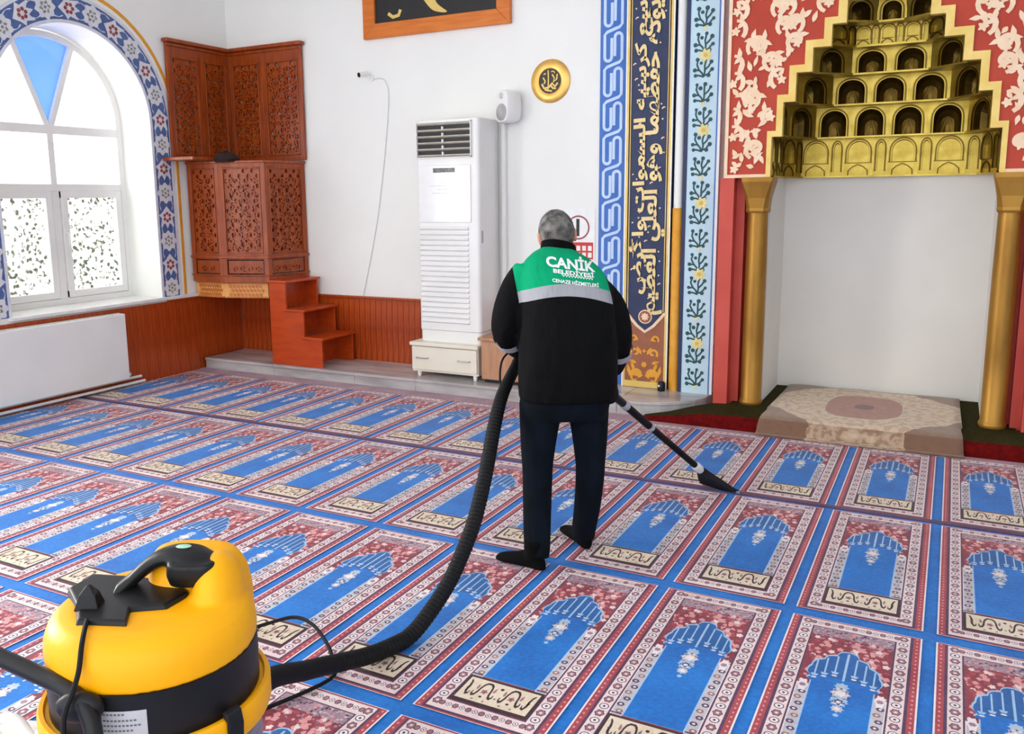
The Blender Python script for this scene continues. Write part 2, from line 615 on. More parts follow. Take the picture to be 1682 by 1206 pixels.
def mat_mesh():
    rnd = random.Random(4)
    P = lambda u, v, h: (u * MW, -v * D, h * 0.00006)
    names = [C_WHITE, C_RED, C_PURP, C_CHAIN, C_MAUVE, C_BLUE, C_DBLUE, C_LINE, C_CREAM, C_ROSE, C_MARO, C_GREYP, C_INK, C_ROSYB]
    W, RD, PU, CH, MA, BL, DB, LN, CR, RO, MR, GR, IK, RB = range(14)
    b = MB()

    def rect(u0, v0, u1, v1, h, mi):
        b.flat([(u0, v0), (u0, v1), (u1, v1), (u1, v0)], P, h, mi)
    t, bt = 0.033, 0.982
    rect(.045, t, .955, bt, 1, W)
    rect(.057, t + .002, .943, bt - .002, 2, RD)
    # pink beads in the red stripe
    nb = 44
    for k in range(nb):
        v = t + .012 + (bt - t - .024) * k / (nb - 1)
        for u in (.078, .922):
            b.flat(circ(u, v, .008, 6, .0045), P, 3, RO)
    rect(.102, t + .006, .898, bt - .008, 3, PU)
    rect(.122, t + .008, .878, bt - .016, 4, CH)
    # chain of rosettes
    ci = 0
    nv = 27
    for k in range(nv):
        v = .060 + (.936 - .060) * k / (nv - 1)
        for u in (.166, .834):
            if k % 2 == 0:
                b.fan([(x, v + (y - v) * .46) for x, y in flower(u, v, .036, 6, .25, seg=3)], P, 5, PU)
                b.fan([(x, v + (y - v) * .46) for x, y in flower(u, v, .028, 6, .25, seg=3)], P, 6, RB)
                b.flat(circ(u, v, .012, 6, .005), P, 7, CH)
            else:
                b.flat(circ(u, v, .033, 10, .0135), P, 5, PU)
                b.flat(circ(u, v, .026, 10, .0105), P, 6, W)
                b.flat(circ(u, v, .010, 6, .0045), P, 7, IK)
    for k in range(13):
        u = .21 + .58 * k / 12
        for v in (.062, .940):
            if k % 2 == 0:
                b.flat(circ(u, v, .024, 6, .011), P, 5, PU)
                b.flat(circ(u, v, .017, 6, .008), P, 6, RB)
            else:
                b.flat(circ(u, v, .020, 8, .009), P, 5, PU)
                b.flat(circ(u, v, .015, 8, .007), P, 6, W)
                b.flat(circ(u, v, .006, 6, .003), P, 7, IK)
    # inner field
    rect(.210, .085, .790, .922, 5.2, PU)
    rect(.222, .089, .778, .918, 6, MR)
    # mauve ground at the head of the mat, breaking up into red
    rect(.222, .089, .778, .135, 7, MA)
    for k in range(260):
        u, v = rnd.uniform(.23, .77), rnd.uniform(.092, .180)
        s_ = rnd.uniform(.006, .016)
        b.flat(circ(u, v, s_, 5, s_ * .35), P, 8 + k * .003, rnd.choice([MA, PU, GR, MA, RO]) if v < .14 else rnd.choice([MA, RD]))
    # red spandrels full of blossoms
    for k in range(230):
        u, v = rnd.uniform(.235, .765), rnd.uniform(.14, .435)
        s_ = rnd.uniform(.014, .030)
        q = rnd.choice([RD, RD, RO, RO, CH, RO, MR])
        ang = rnd.uniform(0, 2 * pi)
        pts = flower(u, v, s_, 3 + k % 3, .35, ang, 3)
        b.fan([(x, v + (y - v) * .45) for x, y in pts], P, 8.8 + k * .005, q)
    # pillars
    for (u0, u1) in ((.222, .302), (.698, .778)):
        rect(u0, .425, u1, .800, 10, W)
        rect(u0 + .006, .428, u1 - .006, .797, 11, GR)
        uc = (u0 + u1) / 2
        for k in range(11):
            v = .470 + .030 * k
            b.flat(circ(uc + .008 * (-1) ** k, v, .027, 6, .010), P, 12, (PU, RB, PU)[k % 3])
            b.flat(circ(uc + .008 * (-1) ** k, v, .012, 5, .0045), P, 13, (W, CR, GR)[k % 3])
        rect(u0, .778, u1, .784, 13, PU)
        rect(u0, .790, u1, .794, 13, PU)
        b.fan(flower(uc, .435, .036, 6, .3, seg=3)[:], P, 13, W)
        b.fan([(x, .435 + (y - .435) * .4) for x, y in flower(uc, .435, .026, 6, .3, seg=3)], P, 14, MA)
    # blue arch
    cusp = [(.0, .208), (.072, .240), (.150, .272), (.222, .318), (.214, .378), (.203, .398)]
    half = []
    for (ax_, av), (bx_, bv) in zip(cusp, cusp[1:]):
        for t in (0, .25, .5, .75):
            bul = .026 * sin(pi * t)
            dx, dv = bx_ - ax_, (bv - av) * 2.6
            l_ = sqrt(dx * dx + dv * dv)
            half.append((ax_ + (bx_ - ax_) * t + bul * dv / l_, av + (bv - av) * t - bul * dx / l_ / 2.6))
    half += [cusp[-1], (.203, .43)]
    full = [(.5 - a, c) for a, c in half[::-1]] + [(.5 + a, c) for a, c in half[1:]]
    b.flat(full + [(.703, .786), (.297, .786)], P, 15, LN)
    inner = [(.5 + (u - .5) * .955, v + .006) for u, v in full]
    b.flat(inner + [(.692, .785), (.308, .785)], P, 16, BL)
    headp = [p for p in inner if p[1] < .375]
    b.flat(headp, P, 17, DB)
    for du, v0, v1 in ((0, .222, .375), (-.062, .245, .335), (.062, .245, .335), (-.125, .265, .350), (.125, .265, .350), (-.185, .29, .365), (.185, .29, .365)):
        w = .016 if du == 0 else .011
        rect(.5 + du - w / 2, v0, .5 + du + w / 2, v1, 18, LN)
        if du:
            b.flat([(.5 + du - .026, v1), (.5 + du + .026, v1), (.5 + du + .014, v1 + .012), (.5 + du - .014, v1 + .012)], P, 18, LN)
            b.flat(circ(.5 + du, v1 + .020, .020, 6, .004), P, 18, W)
    # lamp medallion
    for i_, (v, r, q) in enumerate(((.405, .052, LN), (.440, .070, GR), (.480, .062, LN), (.515, .044, GR), (.545, .020, LN))):
        b.fan([(x, v + (y - v) * .42) for x, y in flower(.5, v, r, 8, .35, seg=3)], P, 19 + i_ * .15, q)
    for i_, (v, r, q) in enumerate(((.405, .03, GR), (.440, .045, W), (.480, .036, PU), (.482, .02, W), (.515, .024, W))):
        b.fan([(x, v + (y - v) * .4) for x, y in flower(.5, v, r, 6, .45, .3, seg=3)], P, 20 + (r < .03) + i_ * .15, q)
    for k in range(16):
        a = 2 * pi * k / 16
        b.flat(circ(.5 + .05 * cos(a), .455 + .05 * sin(a) * .8, .007, 5, .004), P, 22 + k * .02, (PU, W)[k % 2])
    # cream panel at the foot
    rect(.222, .792, .778, .916, 23, IK)
    rect(.240, .800, .760, .902, 24, CR)
    for c0 in (.40, .60):
        for s_ in (-1, 1):
            pth = [(c0 + s_ * x, v) for x, v in ((.0, .812), (.016, .813), (.031, .822), (.040, .838), (.043, .856), (.052, .872), (.066, .876), (.076, .868), (.074, .857))]
            b.ribbon(pth, [.008, .010, .012, .013, .014, .013, .012, .010, .007], P, 25 + .1 * s_, IK)
            b.fan(leaf(c0 + s_ * .058, .850, -1.2 if s_ > 0 else -1.9, .030, .020), P, 25.5, RB)
            b.fan(circ(c0 + s_ * .040, .892, .010, 6, .004), P, 25.5, RB)
        b.fan([(x, .852 + (y - .852) * .45) for x, y in flower(c0, .852, .030, 5, .5, seg=3)], P, 25, RB)
        b.flat(circ(c0, .852, .010, 6, .004), P, 26, MR)
        b.flat(circ(c0, .876, .012, 6, .005), P, 25, IK)
    for s_ in (-1, 1):
        b.ribbon([(.5 + s_ * x, v) for x, v in ((.240, .812), (.228, .822), (.221, .842), (.222, .862), (.210, .878), (.196, .874), (.194, .862))], [.007, .012, .016, .016, .013, .010, .006], P, 25, IK)
        b.flat(circ(.5 + s_ * .225, .85, .012, 5, .006), P, 25, MA)
    b.flat(circ(.5, .822, .014, 6, .006), P, 25, IK)
    b.flat(circ(.5, .87, .010, 6, .005), P, 25, MA)
    return b.mesh('prayer_mat', names)


mm = mat_mesh()
for r in range(5):
    for c in range(-3, 13):
        inst('prayer_mat', mm, floor, (-(c + 1) * MW, -r * D, 0.0))
# dark plum strip on a row line: grazing pile shading put into the colour
b = MB()
b.box(XL, -D - 0.018, -0.004, 2.0, -D + 0.022, 0.0016)
shade_strip = b.build('pile_shade_strip', C_PURP, floor)
b = MB()
b.box(XL, -0.045, -0.004, 2.0, 0.20, 0.001)
b.build('carpet_edge_strip', C_MAUVE, floor)

# ---------------------------------------------------------------- marble step
step = empty('marble_step', (0, 0, 0))
tag(step, kind='structure')
SY = 0.13
# rounded right end in plan
endc = [(-2.18, SY), (-2.0, 0.15), (-1.86, 0.20), (-1.74, 0.28), (-1.65, 0.38), (-1.60, 0.50), (-1.59, YB)]
xs = [XL + 0.03, -5.55, -4.62, -3.98, -3.10, -2.18]
for i in range(len(xs) - 1):
    b = MB()
    b.box(xs[i] + .0015, SY - .012, ZS - .025, xs[i + 1] - .0015, YB, ZS)
    b.build('marble_slab', MARBLE, step, bevel=.004)
    b = MB()
    b.box(xs[i] + .0015, SY, 0.0, xs[i + 1] - .0015, SY + .03, ZS - .026)
    b.build('riser_slab', MARBLE, step, bevel=.002)
b = MB()
b.prism([(-2.178, SY - .012)] + [(x + .004, y - .012) for x, y in endc[1:]] + [(-2.178, YB)], ZS - .025, ZS)
b.build('marble_slab', MARBLE, step, bevel=.004)
b = MB()
b.prism([(-2.178, SY)] + [(x, y) for x, y in endc[1:]] + [(-2.178, YB)], 0, ZS - .026)
b.build('riser_slab', MARBLE, step)

# ---------------------------------------------------------------- wainscot
wains = tag(empty('trim_1'), kind='structure')
pw = 0.062
b = MB()
b.box(0, 0, 0, pw - .004, .014, 1)
pl_back = b.mesh('plank', PLANKW)
x = XL + .02
while x < -2.62:
    inst('plank', pl_back, wains, (x, YB - .016, ZS), (0, 0, 0), (1, 1, .592))
    x += pw
b = MB()
b.box(XL + .02, YB - .004, ZS, -2.60, YB, .695)
b.build('backing_board', PLANKW, wains)
b = MB()
b.box(XL + .02, YB - .034, .695, -2.60, YB, .718)
b.build('cap_rail', PLANKW, wains, bevel=.005)
wains2 = tag(empty('trim_2'), kind='structure')
b = MB()
pwl = .125
b.box(0, -pwl + .003, 0, .014, 0, 1)
pl_left = b.mesh('plank', PLANKW)
y = YB - .02
while y > -2.9:
    z0 = ZS if y > .16 else 0.0
    inst('plank', pl_left, wains2, (XL + .004, y, z0), (0, 0, 0), (1, 1, .70 - z0))
    y -= pwl
b = MB()
b.box(XL, -2.95, 0.0, XL + .004, YB - .02, .70)
b.build('backing_board', PLANKW, wains2)
b = MB()
b.box(XL, -.28, .70, XL + .034, YB - .02, .722)
b.build('cap_rail', PLANKW, wains2, bevel=.005)

# ---------------------------------------------------------------- arched window
win = tag(empty('window_1', (XL - .36, WY, SILL)), kind='structure')
FX = -.04


def PXW(a, c, h):      # local: a along y (0 = centre), c up from sill
    return (FX + h, a, c)


HZ = WZ - SILL         # spring line above the sill
fw_ = .055


def bar(name, pts, w, parent, h0=-.03, h1=.035, m=WHITEP):
    b = MB()
    b.ribbon(pts, w, PXW, h1, 0, h0)
    b.ribbon(pts, w, PXW, h0, 0)
    return b.build(name, m, parent, bevel=.004)


R_ = WR - .012
outer = [(R_ - fw_ / 2, 0.0), (R_ - fw_ / 2, HZ)] + arc(0, HZ, R_ - fw_ / 2, 0, pi, 30)[1:] + [(-R_ + fw_ / 2, 0.0)]
bar('window_frame', outer, fw_, win)
bar('window_frame', [(-R_, .028), (R_, .028)], .056, win, -.031, .0335)
ZT, ZM = HZ - .075, HZ - .56
bar('transom_bar', [(-R_ + fw_, ZT), (R_ - fw_, ZT)], .075, win, -.029, .0375)
bar('transom_bar', [(-R_ + fw_, ZM), (R_ - fw_, ZM)], .062, win)
bar('mullion', [(0, .05), (0, ZM)], .075, win, -.028, .031)
bar('mullion', [(0, ZM), (0, ZT)], .06, win, -.028, .031)
a1, a2 = math.radians(114), math.radians(66)
bar('glazing_bar', [(-.02, ZT + .03), ((R_ - .03) * cos(a1), HZ + (R_ - .03) * sin(a1))], .05, win)
bar('glazing_bar', [(.02, ZT + .03), ((R_ - .03) * cos(a2), HZ + (R_ - .03) * sin(a2))], .05, win)
# opening casement on the right
for s0, s1 in ((.045, R_ - fw_ - .01), (-R_ + fw_ + .01, -.045)):
    sash = empty('casement')
    sash.parent = win
    for pp in ([(s0 + .03, .06), (s0 + .03, ZM - .03)], [(s1 - .03, .06), (s1 - .03, ZM - .03)], [(s0, .09), (s1, .09)], [(s0, ZM - .06), (s1, ZM - .06)]):
        bar('sash_rail', pp, .06, sash, -.02, .045 if pp[0][0] == pp[1][0] else .0435)


def pane_mat(name, tint, film=0.0, pattern=False):
    m = bpy.data.materials.new(name)
    m.use_nodes = True
    nt = m.node_tree
    for n in list(nt.nodes):
        nt.nodes.remove(n)
    out = nt.nodes.new('ShaderNodeOutputMaterial')
    tr = nt.nodes.new('ShaderNodeBsdfTransparent')
    tr.inputs[0].default_value = (*tint, 1)
    tl = nt.nodes.new('ShaderNodeBsdfTranslucent')
    tl.inputs[0].default_value = (*[.92 * t for t in tint], 1)
    mx = nt.nodes.new('ShaderNodeMixShader')
    mx.inputs[0].default_value = film
    nt.links.new(tr.outputs[0], mx.inputs[1])
    nt.links.new(tl.outputs[0], mx.inputs[2])
    last = mx
    gl = nt.nodes.new('ShaderNodeBsdfGlossy')
    gl.inputs['Roughness'].default_value = .05
    mg = nt.nodes.new('ShaderNodeMixShader')
    mg.inputs[0].default_value = .05
    nt.links.new(last.outputs[0], mg.inputs[1])
    nt.links.new(gl.outputs[0], mg.inputs[2])
    last = mg
    if pattern:
        tc = nt.nodes.new('ShaderNodeTexCoord')
        mp = nt.nodes.new('ShaderNodeMapping')
        nt.links.new(tc.outputs['Object'], mp.inputs[0])
        vo = nt.nodes.new('ShaderNodeTexVoronoi')
        vo.inputs['Scale'].default_value = 26
        nt.links.new(mp.outputs[0], vo.inputs['Vector'])
        r1 = nt.nodes.new('ShaderNodeValToRGB')
        r1.color_ramp.elements[0].position = .46
        r1.color_ramp.elements[0].color = (1, 1, 1, 1)
        r1.color_ramp.elements[1].position = .52
        r1.color_ramp.elements[1].color = (0, 0, 0, 1)
        nt.links.new(vo.outputs['Distance'], r1.inputs[0])
        no = nt.nodes.new('ShaderNodeTexNoise')
        no.inputs['Scale'].default_value = 30
        nt.links.new(mp.outputs[0], no.inputs['Vector'])
        r2 = nt.nodes.new('ShaderNodeValToRGB')
        r2.color_ramp.elements[0].position = .43
        r2.color_ramp.elements[0].color = (0, 0, 0, 1)
        r2.color_ramp.elements[1].position = .48
        r2.color_ramp.elements[1].color = (1, 1, 1, 1)
        nt.links.new(no.outputs['Fac'], r2.inputs[0])
        mu = nt.nodes.new('ShaderNodeMath')
        mu.operation = 'MULTIPLY'
        nt.links.new(r1.outputs[0], mu.inputs[0])
        nt.links.new(r2.outputs[0], mu.inputs[1])
        tw = nt.nodes.new('ShaderNodeBsdfTranslucent')
        tw.inputs[0].default_value = (.16, .17, .14, 1)
        m3 = nt.nodes.new('ShaderNodeMixShader')
        nt.links.new(mu.outputs[0], m3.inputs[0])
        nt.links.new(last.outputs[0], m3.inputs[1])
        nt.links.new(tw.outputs[0], m3.inputs[2])
        last = m3
    nt.links.new(last.outputs[0], out.inputs[0])
    return m


P_CLEAR = pane_mat('frosted_pane', (.99, .97, .96), .5)
P_BLUE = pane_mat('sky_tint_pane', (.28, .42, .75), .3)  # blue of the sky beyond is put into the pane's tint
P_FILM = pane_mat('floral_film_pane', (.99, .99, .98), .7, True)


def pane(pts, m, lab):
    b = MB()
    b.prism(pts, -.004, .004, P=PXW)
    o = b.build('pane', m, win)
    o['label'] = lab
    return o


for s0, s1 in ((.05, R_ - .06), (-R_ + .06, -.05)):
    pane([(s0, .06), (s1, .06), (s1, ZM - .03), (s0, ZM - .03)], P_FILM, 'pane with frosted floral film')
    pane([(s0, ZM + .03), (s1, ZM + .03), (s1, ZT - .03), (s0, ZT - .03)], P_CLEAR, 'plain frosted pane')
rr = R_ - fw_ + .01
pane([(0, ZT + .03)] + arc(0, HZ, rr, a2, a1, 8), P_BLUE, 'blue wedge-shaped pane')
pane([(.03, ZT + .03), (rr, ZT + .03)] + arc(0, HZ, rr, 0, a2 - .04, 12), P_CLEAR, 'curved frosted pane')
pane([(-.03, ZT + .03)] + arc(0, HZ, rr, a1 + .04, pi, 12) + [(-rr, ZT + .03)], P_CLEAR, 'curved frosted pane')
b = MB()
b.lathe([(.008, 0), (.008, .05)], (FX + .05, .06, .62), 8, axis='x')
b.tube([(FX + .09, .06, .62), (FX + .09, .06, .52)], .008)
b.build('window_handle', WHITEP, win, smooth=True)
b = MB()
b.box(-.02, -WR - .03, -.028, .40, WR + .42, .002)
b.build('window_sill', mat('white_sill_stone', (226, 226, 224), (236, 236, 234), .25), win, bevel=.006)

# second window of the same wall: plain frame
win2 = tag(empty('window_2', (XL - .36, -4.9, SILL)), kind='structure')
b = MB()
for y0, y1, z0, z1 in ((-.75, -.69, 0, 2.31), (.69, .75, 0, 2.31), (-.75, .75, 0, .06), (-.75, .75, 2.25, 2.31), (-.03, .03, 0, 2.31), (-.75, .75, 1.0, 1.06)):
    b.box(-.05, y0, z0, .02, y1, z1)
b.build('window_frame', WHITEP, win2)

# painted tile border that follows the arch
brd = empty('tile_border', (XL, WY, SILL))
tag(brd, 'blue and white floral tile border around the arched window', 'tile border')
BW = .215
path = []
R0 = WR + .012
SL = HZ
total_len = 2 * SL + pi * (R0 + BW / 2)


def bp(s_, t, h=0.0):
    """s along the border centre line from lower right, t across (0 inner..1 outer)"""
    rr_ = R0 + BW * t
    rc = R0 + BW / 2
    if s_ < SL:
        return (h, rr_, s_)
    if s_ < SL + pi * rc:
        a = (s_ - SL) / rc
        return (h, rr_ * cos(a), HZ + rr_ * sin(a))
    return (h, -rr_, HZ - (s_ - SL - pi * rc))


def strip(name, t0, t1, h, m, n=70, s0=0.0, s1=None):
    s1 = total_len if s1 is None else s1
    b = MB()
    vs, fs = [], []
    for i in range(n + 1):
        s_ = s0 + (s1 - s0) * i / n
        vs += [bp(s_, t0, h), bp(s_, t1, h), bp(s_, t0, 0), bp(s_, t1, 0)]
    for i in range(n):
        k, q = 4 * i, 4 * i + 4
        fs += [(k, k + 1, q + 1, q), (k, q, q + 2, k + 2), (k + 1, k + 3, q + 3, q + 1)]
    fs += [(0, 2, 3, 1), (4 * n, 4 * n + 1, 4 * n + 3, 4 * n + 2)]
    b.add(vs, fs)
    return b.build(name, m, brd)


strip('border_ground', .0, 1.0, .004, TILEB)
strip('border_edge', -.05, .07, .007, TILEW)
strip('border_edge', .93, 1.05, .007, TILEW)
o = strip('orange_line', 1.22, 1.36, .004, ORANGE)
o['label'] = 'orange painted line outside the tiles'
b = MB()
Pb = lambda a, c, h: bp(a, c, h)
npal = 27
for k in range(npal):
    s_ = .08 + (total_len - .16) * k / (npal - 1)
    sc = .088

    def fl(pts, h, mi):
        b.add([bp(s_ + a * sc, .5 + c * sc / BW, h) for a, c in pts], [tuple(range(len(pts)))], mi)
    if k % 2 == 0:
        fl(flower(0, 0, 1.12, 8, .22, seg=4), .007, 0)
        fl(flower(0, 0, .62, 6, .4, seg=4), .008, 2)
        fl(flower(0, 0, .40, 6, .4, .3, seg=4), .009, 0)
        fl(circ(0, 0, .16, 6), .010, 2)
    else:
        fl([(1.15, 0), (.55, .55), (.2, 1.05), (-.1, .7), (-1.05, .9), (-.62, .3), (-1.2, 0), (-.62, -.3), (-1.05, -.9), (-.1, -.7), (.2, -1.05), (.55, -.55)], .007, 0)
        for j in range(6):
            a = 2 * pi * j / 6
            fl(circ(.38 * cos(a), .38 * sin(a), .19, 6), .009, 3)
        fl(circ(0, 0, .14, 6), .010, 0)
    # scrolling white stems between the blossoms
    if k < npal - 1:
        ds = (total_len - .16) / (npal - 1)
        sg = 1 if k % 2 else -1
        for side in (1, -1):
            pts = [(s_ + ds * t, .5 + side * sg * .33 * sin(pi * t) + side * .02) for t in (.3, .42, .5, .6, .7)]
            b.ribbon([(a, c) for a, c in pts], .022, lambda a, c, h: bp(a, c, h), .006, 0)
blossoms = b.build('blossom_tiles', [TILEW, TILEB, TILEG, TILER], brd, fixn=False)

# ---------------------------------------------------------------- radiator and pipes
rad = empty('radiator', (XL + .02, -1.9, 0))
tag(rad, 'white panel radiator on the wall under the arched window', 'radiator')
b = MB()
b.box(.085, -1.1, .085, .105, 1.04, .665)
b.build('front_panel', WHITEP, rad, bevel=.008)
b = MB()
b.box(.015, -1.08, .095, .035, 1.02, .655)
b.build('rear_panel', WHITEP, rad, bevel=.006)
b = MB()
for k in range(60):
    yy = -1.08 + 2.1 * k / 59
    b.box(.03, yy - .003, .655, .10, yy + .003, .668)
b.box(.015, -1.1, .650, .03, 1.04, .668)
b.build('top_grille', WHITEP, rad)
for yy in (-1.09, 1.03):
    b = MB()
    b.box(.015, yy - .01, .09, .104, yy + .01, .662)
    b.build('side_cover', WHITEP, rad, bevel=.004)
b = MB()
b.lathe([(.016, 0), (.022, .01), (.022, .035), (.014, .045)], (.05, 1.045, .115), 14, axis='y')
b.build('valve', WHITEP, rad, smooth=True)
for zz, xx in ((.066, .03), (.030, .075)):
    b = MB()
    b.tube([(XL + xx, -4.5, zz), (XL + xx, -.66, zz)], .013, 10)
    o = b.build('heating_pipe', WHITEP, None, smooth=True)
    tag(o, 'upper white heating pipe along the skirting below the radiator' if zz > .05 else 'lower white heating pipe lying just above the carpet', 'pipe', 'heating pipes')

# ================================================================ the prayer niche
mih = empty('mihrab', (MX, .42, 0))
tag(mih, 'red and gold prayer niche with tiered honeycomb vault and white recess', 'prayer niche')
YF = 0.42


def m_loc(o):
    """children of the niche are modelled in world coordinates"""
    o.parent = mih
    o.matrix_parent_inverse = Matrix.Translation(-Vector((MX, YF, 0)))
    return o


ZN = 1.745
ZF = 0.095
# white recess: side walls, back, ceiling hidden above
b = MB()
b.box(NXL - .03, .60, 0, NXL, NYB, ZN)
m_loc(b.build('recess_side', NICHEW))
b = MB()
b.box(NXR, .60, 0, NXR + .03, NYB, ZN)
m_loc(b.build('recess_side', NICHEW))
b = MB()
b.box(NXL - .03, NYB, 0, NXR + .03, NYB + .04, ZN)
m_loc(b.build('recess_back', NICHEW))
# shell behind the vault
b = MB()
b.box(NXL - .18, .60, ZN, NXL - .12, NYB + .04, 3.4)
b.box(NXR + .12, .60, ZN, NXR + .18, NYB + .04, 3.4)
b.box(NXL - .18, NYB + .04, ZN, NXR + .18, NYB + .10, 3.4)
b.box(NXL - .18, .47, 3.36, NXR + .18, NYB + .10, 3.42)
m_loc(b.build('vault_shell', RED))
# red piers: bright front, angled return
for sg in (-1, 1):
    def X(v, sg=sg):
        return MX + sg * v
    b = MB()
    b.prism([(X(1.035), YF), (X(.935), YF), (X(.935), YF + .10), (X(.875), YF + .10), (X(.875), .615), (X(.718), .615), (X(.718), .70), (X(1.035), .70)], 0, ZN - .0)
    o = m_loc(b.build('pier', REDB))
    # gold column
    cx, cy = X(.775), .50
    b = MB()
    b.lathe([(.080, 0), (.084, .012), (.080, .03), (.073, .04), (.074, .5), (.073, 1.0), (.068, 1.40)], (cx, cy, ZF), 24)
    col = m_loc(b.build('column', GOLDC, smooth=True))
    b = MB()
    rings = []
    for z, w, ch in ((1.495, .072, .03), (1.51, .078, .03), (1.53, .076, .028), (1.60, .082, .022), (1.68, .098, .012), (1.715, .106, .006), (1.745, .108, .006)):
        rings.append([(cx - w + ch, cy - w, z), (cx + w - ch, cy - w, z), (cx + w, cy - w + ch, z), (cx + w, cy + w - ch, z), (cx + w - ch, cy + w, z), (cx - w + ch, cy + w, z), (cx - w, cy + w - ch, z), (cx - w, cy - w + ch, z)])
    b.loft(rings)
    o = b.build('capital', GOLDC, col)

# stepped front
steps_o = [(.722, 2.06), (.665, 2.30), (.592, 2.49), (.495, 2.645), (.382, 2.78), (.300, 2.92), (.200, 3.06), (.10, 3.16)]
steps_i = [(.690, 2.02), (.622, 2.25), (.545, 2.44), (.445, 2.595), (.332, 2.735), (.245, 2.875), (.15, 3.01), (.06, 3.11)]


def stair_pts(st, z0):
    right = []
    z = z0
    for a, zt in st:
        right += [(MX + a, z), (MX + a, zt)]
        z = zt
    left = [(2 * MX - x_, z_) for x_, z_ in right[::-1]]
    return right + left


# red spandrel
SX0, SX1 = MX - 1.012, MX + 1.012
outer_st = stair_pts(steps_o, ZN)
b = MB()
b.prism([(SX1, ZN), (SX1, 3.30), (SX0, 3.30), (SX0, ZN)] + outer_st[::-1], YF + .01, YF + .05, 'y')
m_loc(b.build('spandrel', RED))
for xa, xb in ((SX0, MX - .89), (MX + .89, SX1)):
    b = MB()
    b.box(xa, .47, ZN, xb, .70, 3.30)
    m_loc(b.build('spandrel_return', RED))
# gold stepped frame
inner_st = stair_pts(steps_i, ZN)
b = MB()
nq = len(outer_st)
vs = [(x_, YF - .005, z_) for x_, z_ in outer_st] + [(x_, YF - .005, z_) for x_, z_ in inner_st]
vs += [(x_, YF + .06, z_) for x_, z_ in outer_st] + [(x_, YF + .06, z_) for x_, z_ in inner_st]
fs = []
for i in range(nq - 1):
    fs += [(i, i + 1, nq + i + 1, nq + i), (i, 2 * nq + i, 2 * nq + i + 1, i + 1), (nq + i, nq + i + 1, 3 * nq + i + 1, 3 * nq + i)]
b.add(vs, fs)
m_loc(b.build('stepped_frame', GOLDP))
# cream mouldings round the spandrel
b = MB()
PY = lambda a, c, h: (a, YF + .01 - h, c)
for pth in ([(SX0 + .012, ZN), (SX0 + .012, 3.3)], [(SX1 - .012, ZN), (SX1 - .012, 3.3)], [(SX0, ZN + .010), (MX - .722, ZN + .010)], [(SX1, ZN + .010), (MX + .722, ZN + .010)]):
    b = MB()
    b.ribbon(pth, .023, PY, .010, 0, 0)
    m_loc(b.build('edge_moulding', CREAM))

# cream relief arabesque on the spandrel
rnd = random.Random(11)


def st_half(z):
    for a, zt in steps_o:
        if z < zt:
            return a
    return 0.0


def inside(x_, z_, mg=.028):
    dx = abs(x_ - MX)
    return ZN + .045 < z_ < 3.28 and dx < 1.012 - .04 and dx > max(st_half(z_ - mg), st_half(z_)) + mg


for sg in (-1, 1):
    b = MB()

    def PP(a, c, h, sg=sg):
        return (MX + sg * a, YF + .01 - h, c)

    def put(pts, w, taper=True):
        good = [p for p in pts if inside(MX + p[0], p[1])]
        if len(good) < 4:
            return
        run = []
        for p in pts:
            if inside(MX + p[0], p[1]):
                run.append(p)
            else:
                break
        if len(run) < 4:
            return
        n = len(run)
        ws = [w * (.55 + .45 * sin(pi * min(1, (i + 1.5) / n))) if taper else w for i in range(n)]
        b.ribbon(run, ws, PP, .009 + rnd.uniform(0, .002), 0, 0)

    def putleaf(x_, z_, a, l, w):
        lf = leaf(x_, z_, a, l, w)
        if all(inside(MX + p[0], p[1], .015) for p in lf):
            b.prism(lf, 0, .008 + rnd.uniform(0, .003), P=PP)

    # main rising stem that waves up the panel, with scrolls and split leaves
    z_ = ZN + .07
    k = 0
    while z_ < 3.25:
        xin = st_half(z_) + .04
        xout = .97
        wdt = xout - xin
        nsc = max(1, int(round(wdt / .17)))
        for j in range(nsc):
            xx = xin + wdt * (j + .5) / nsc
            side = 1 if (k + j) % 2 else -1
            ang = rnd.uniform(.4, 1.2) if side > 0 else rnd.uniform(1.9, 2.7)
            sp = spiral(xx - side * .035, z_ - .055, ang, .066 + rnd.uniform(-.008, .01), .95, 15, side)
            put(sp, .034)
            for q in (4, 8):
                p = sp[q]
                putleaf(p[0], p[1], ang + side * q * .44 - side * 1.0, .075, .036)
                putleaf(p[0], p[1], ang + side * q * .44 + side * 1.2, .055, .032)
            cx_, cz_ = sp[-1]
            if inside(MX + cx_, cz_, .035):
                b.fanprism(flower(cx_, cz_, .034, 5, .45, rnd.random()), 0, .011 + rnd.uniform(0, .003), PP)
        z_ += .118
        k += 1
    for q in range(70):
        zz = rnd.uniform(ZN + .05, 3.25)
        xx = rnd.uniform(st_half(zz) + .03, .97)
        putleaf(xx, zz, rnd.uniform(0, 2 * pi), rnd.uniform(.05, .09), rnd.uniform(.028, .040))
    o = m_loc(b.build('arabesque_relief', CREAM))


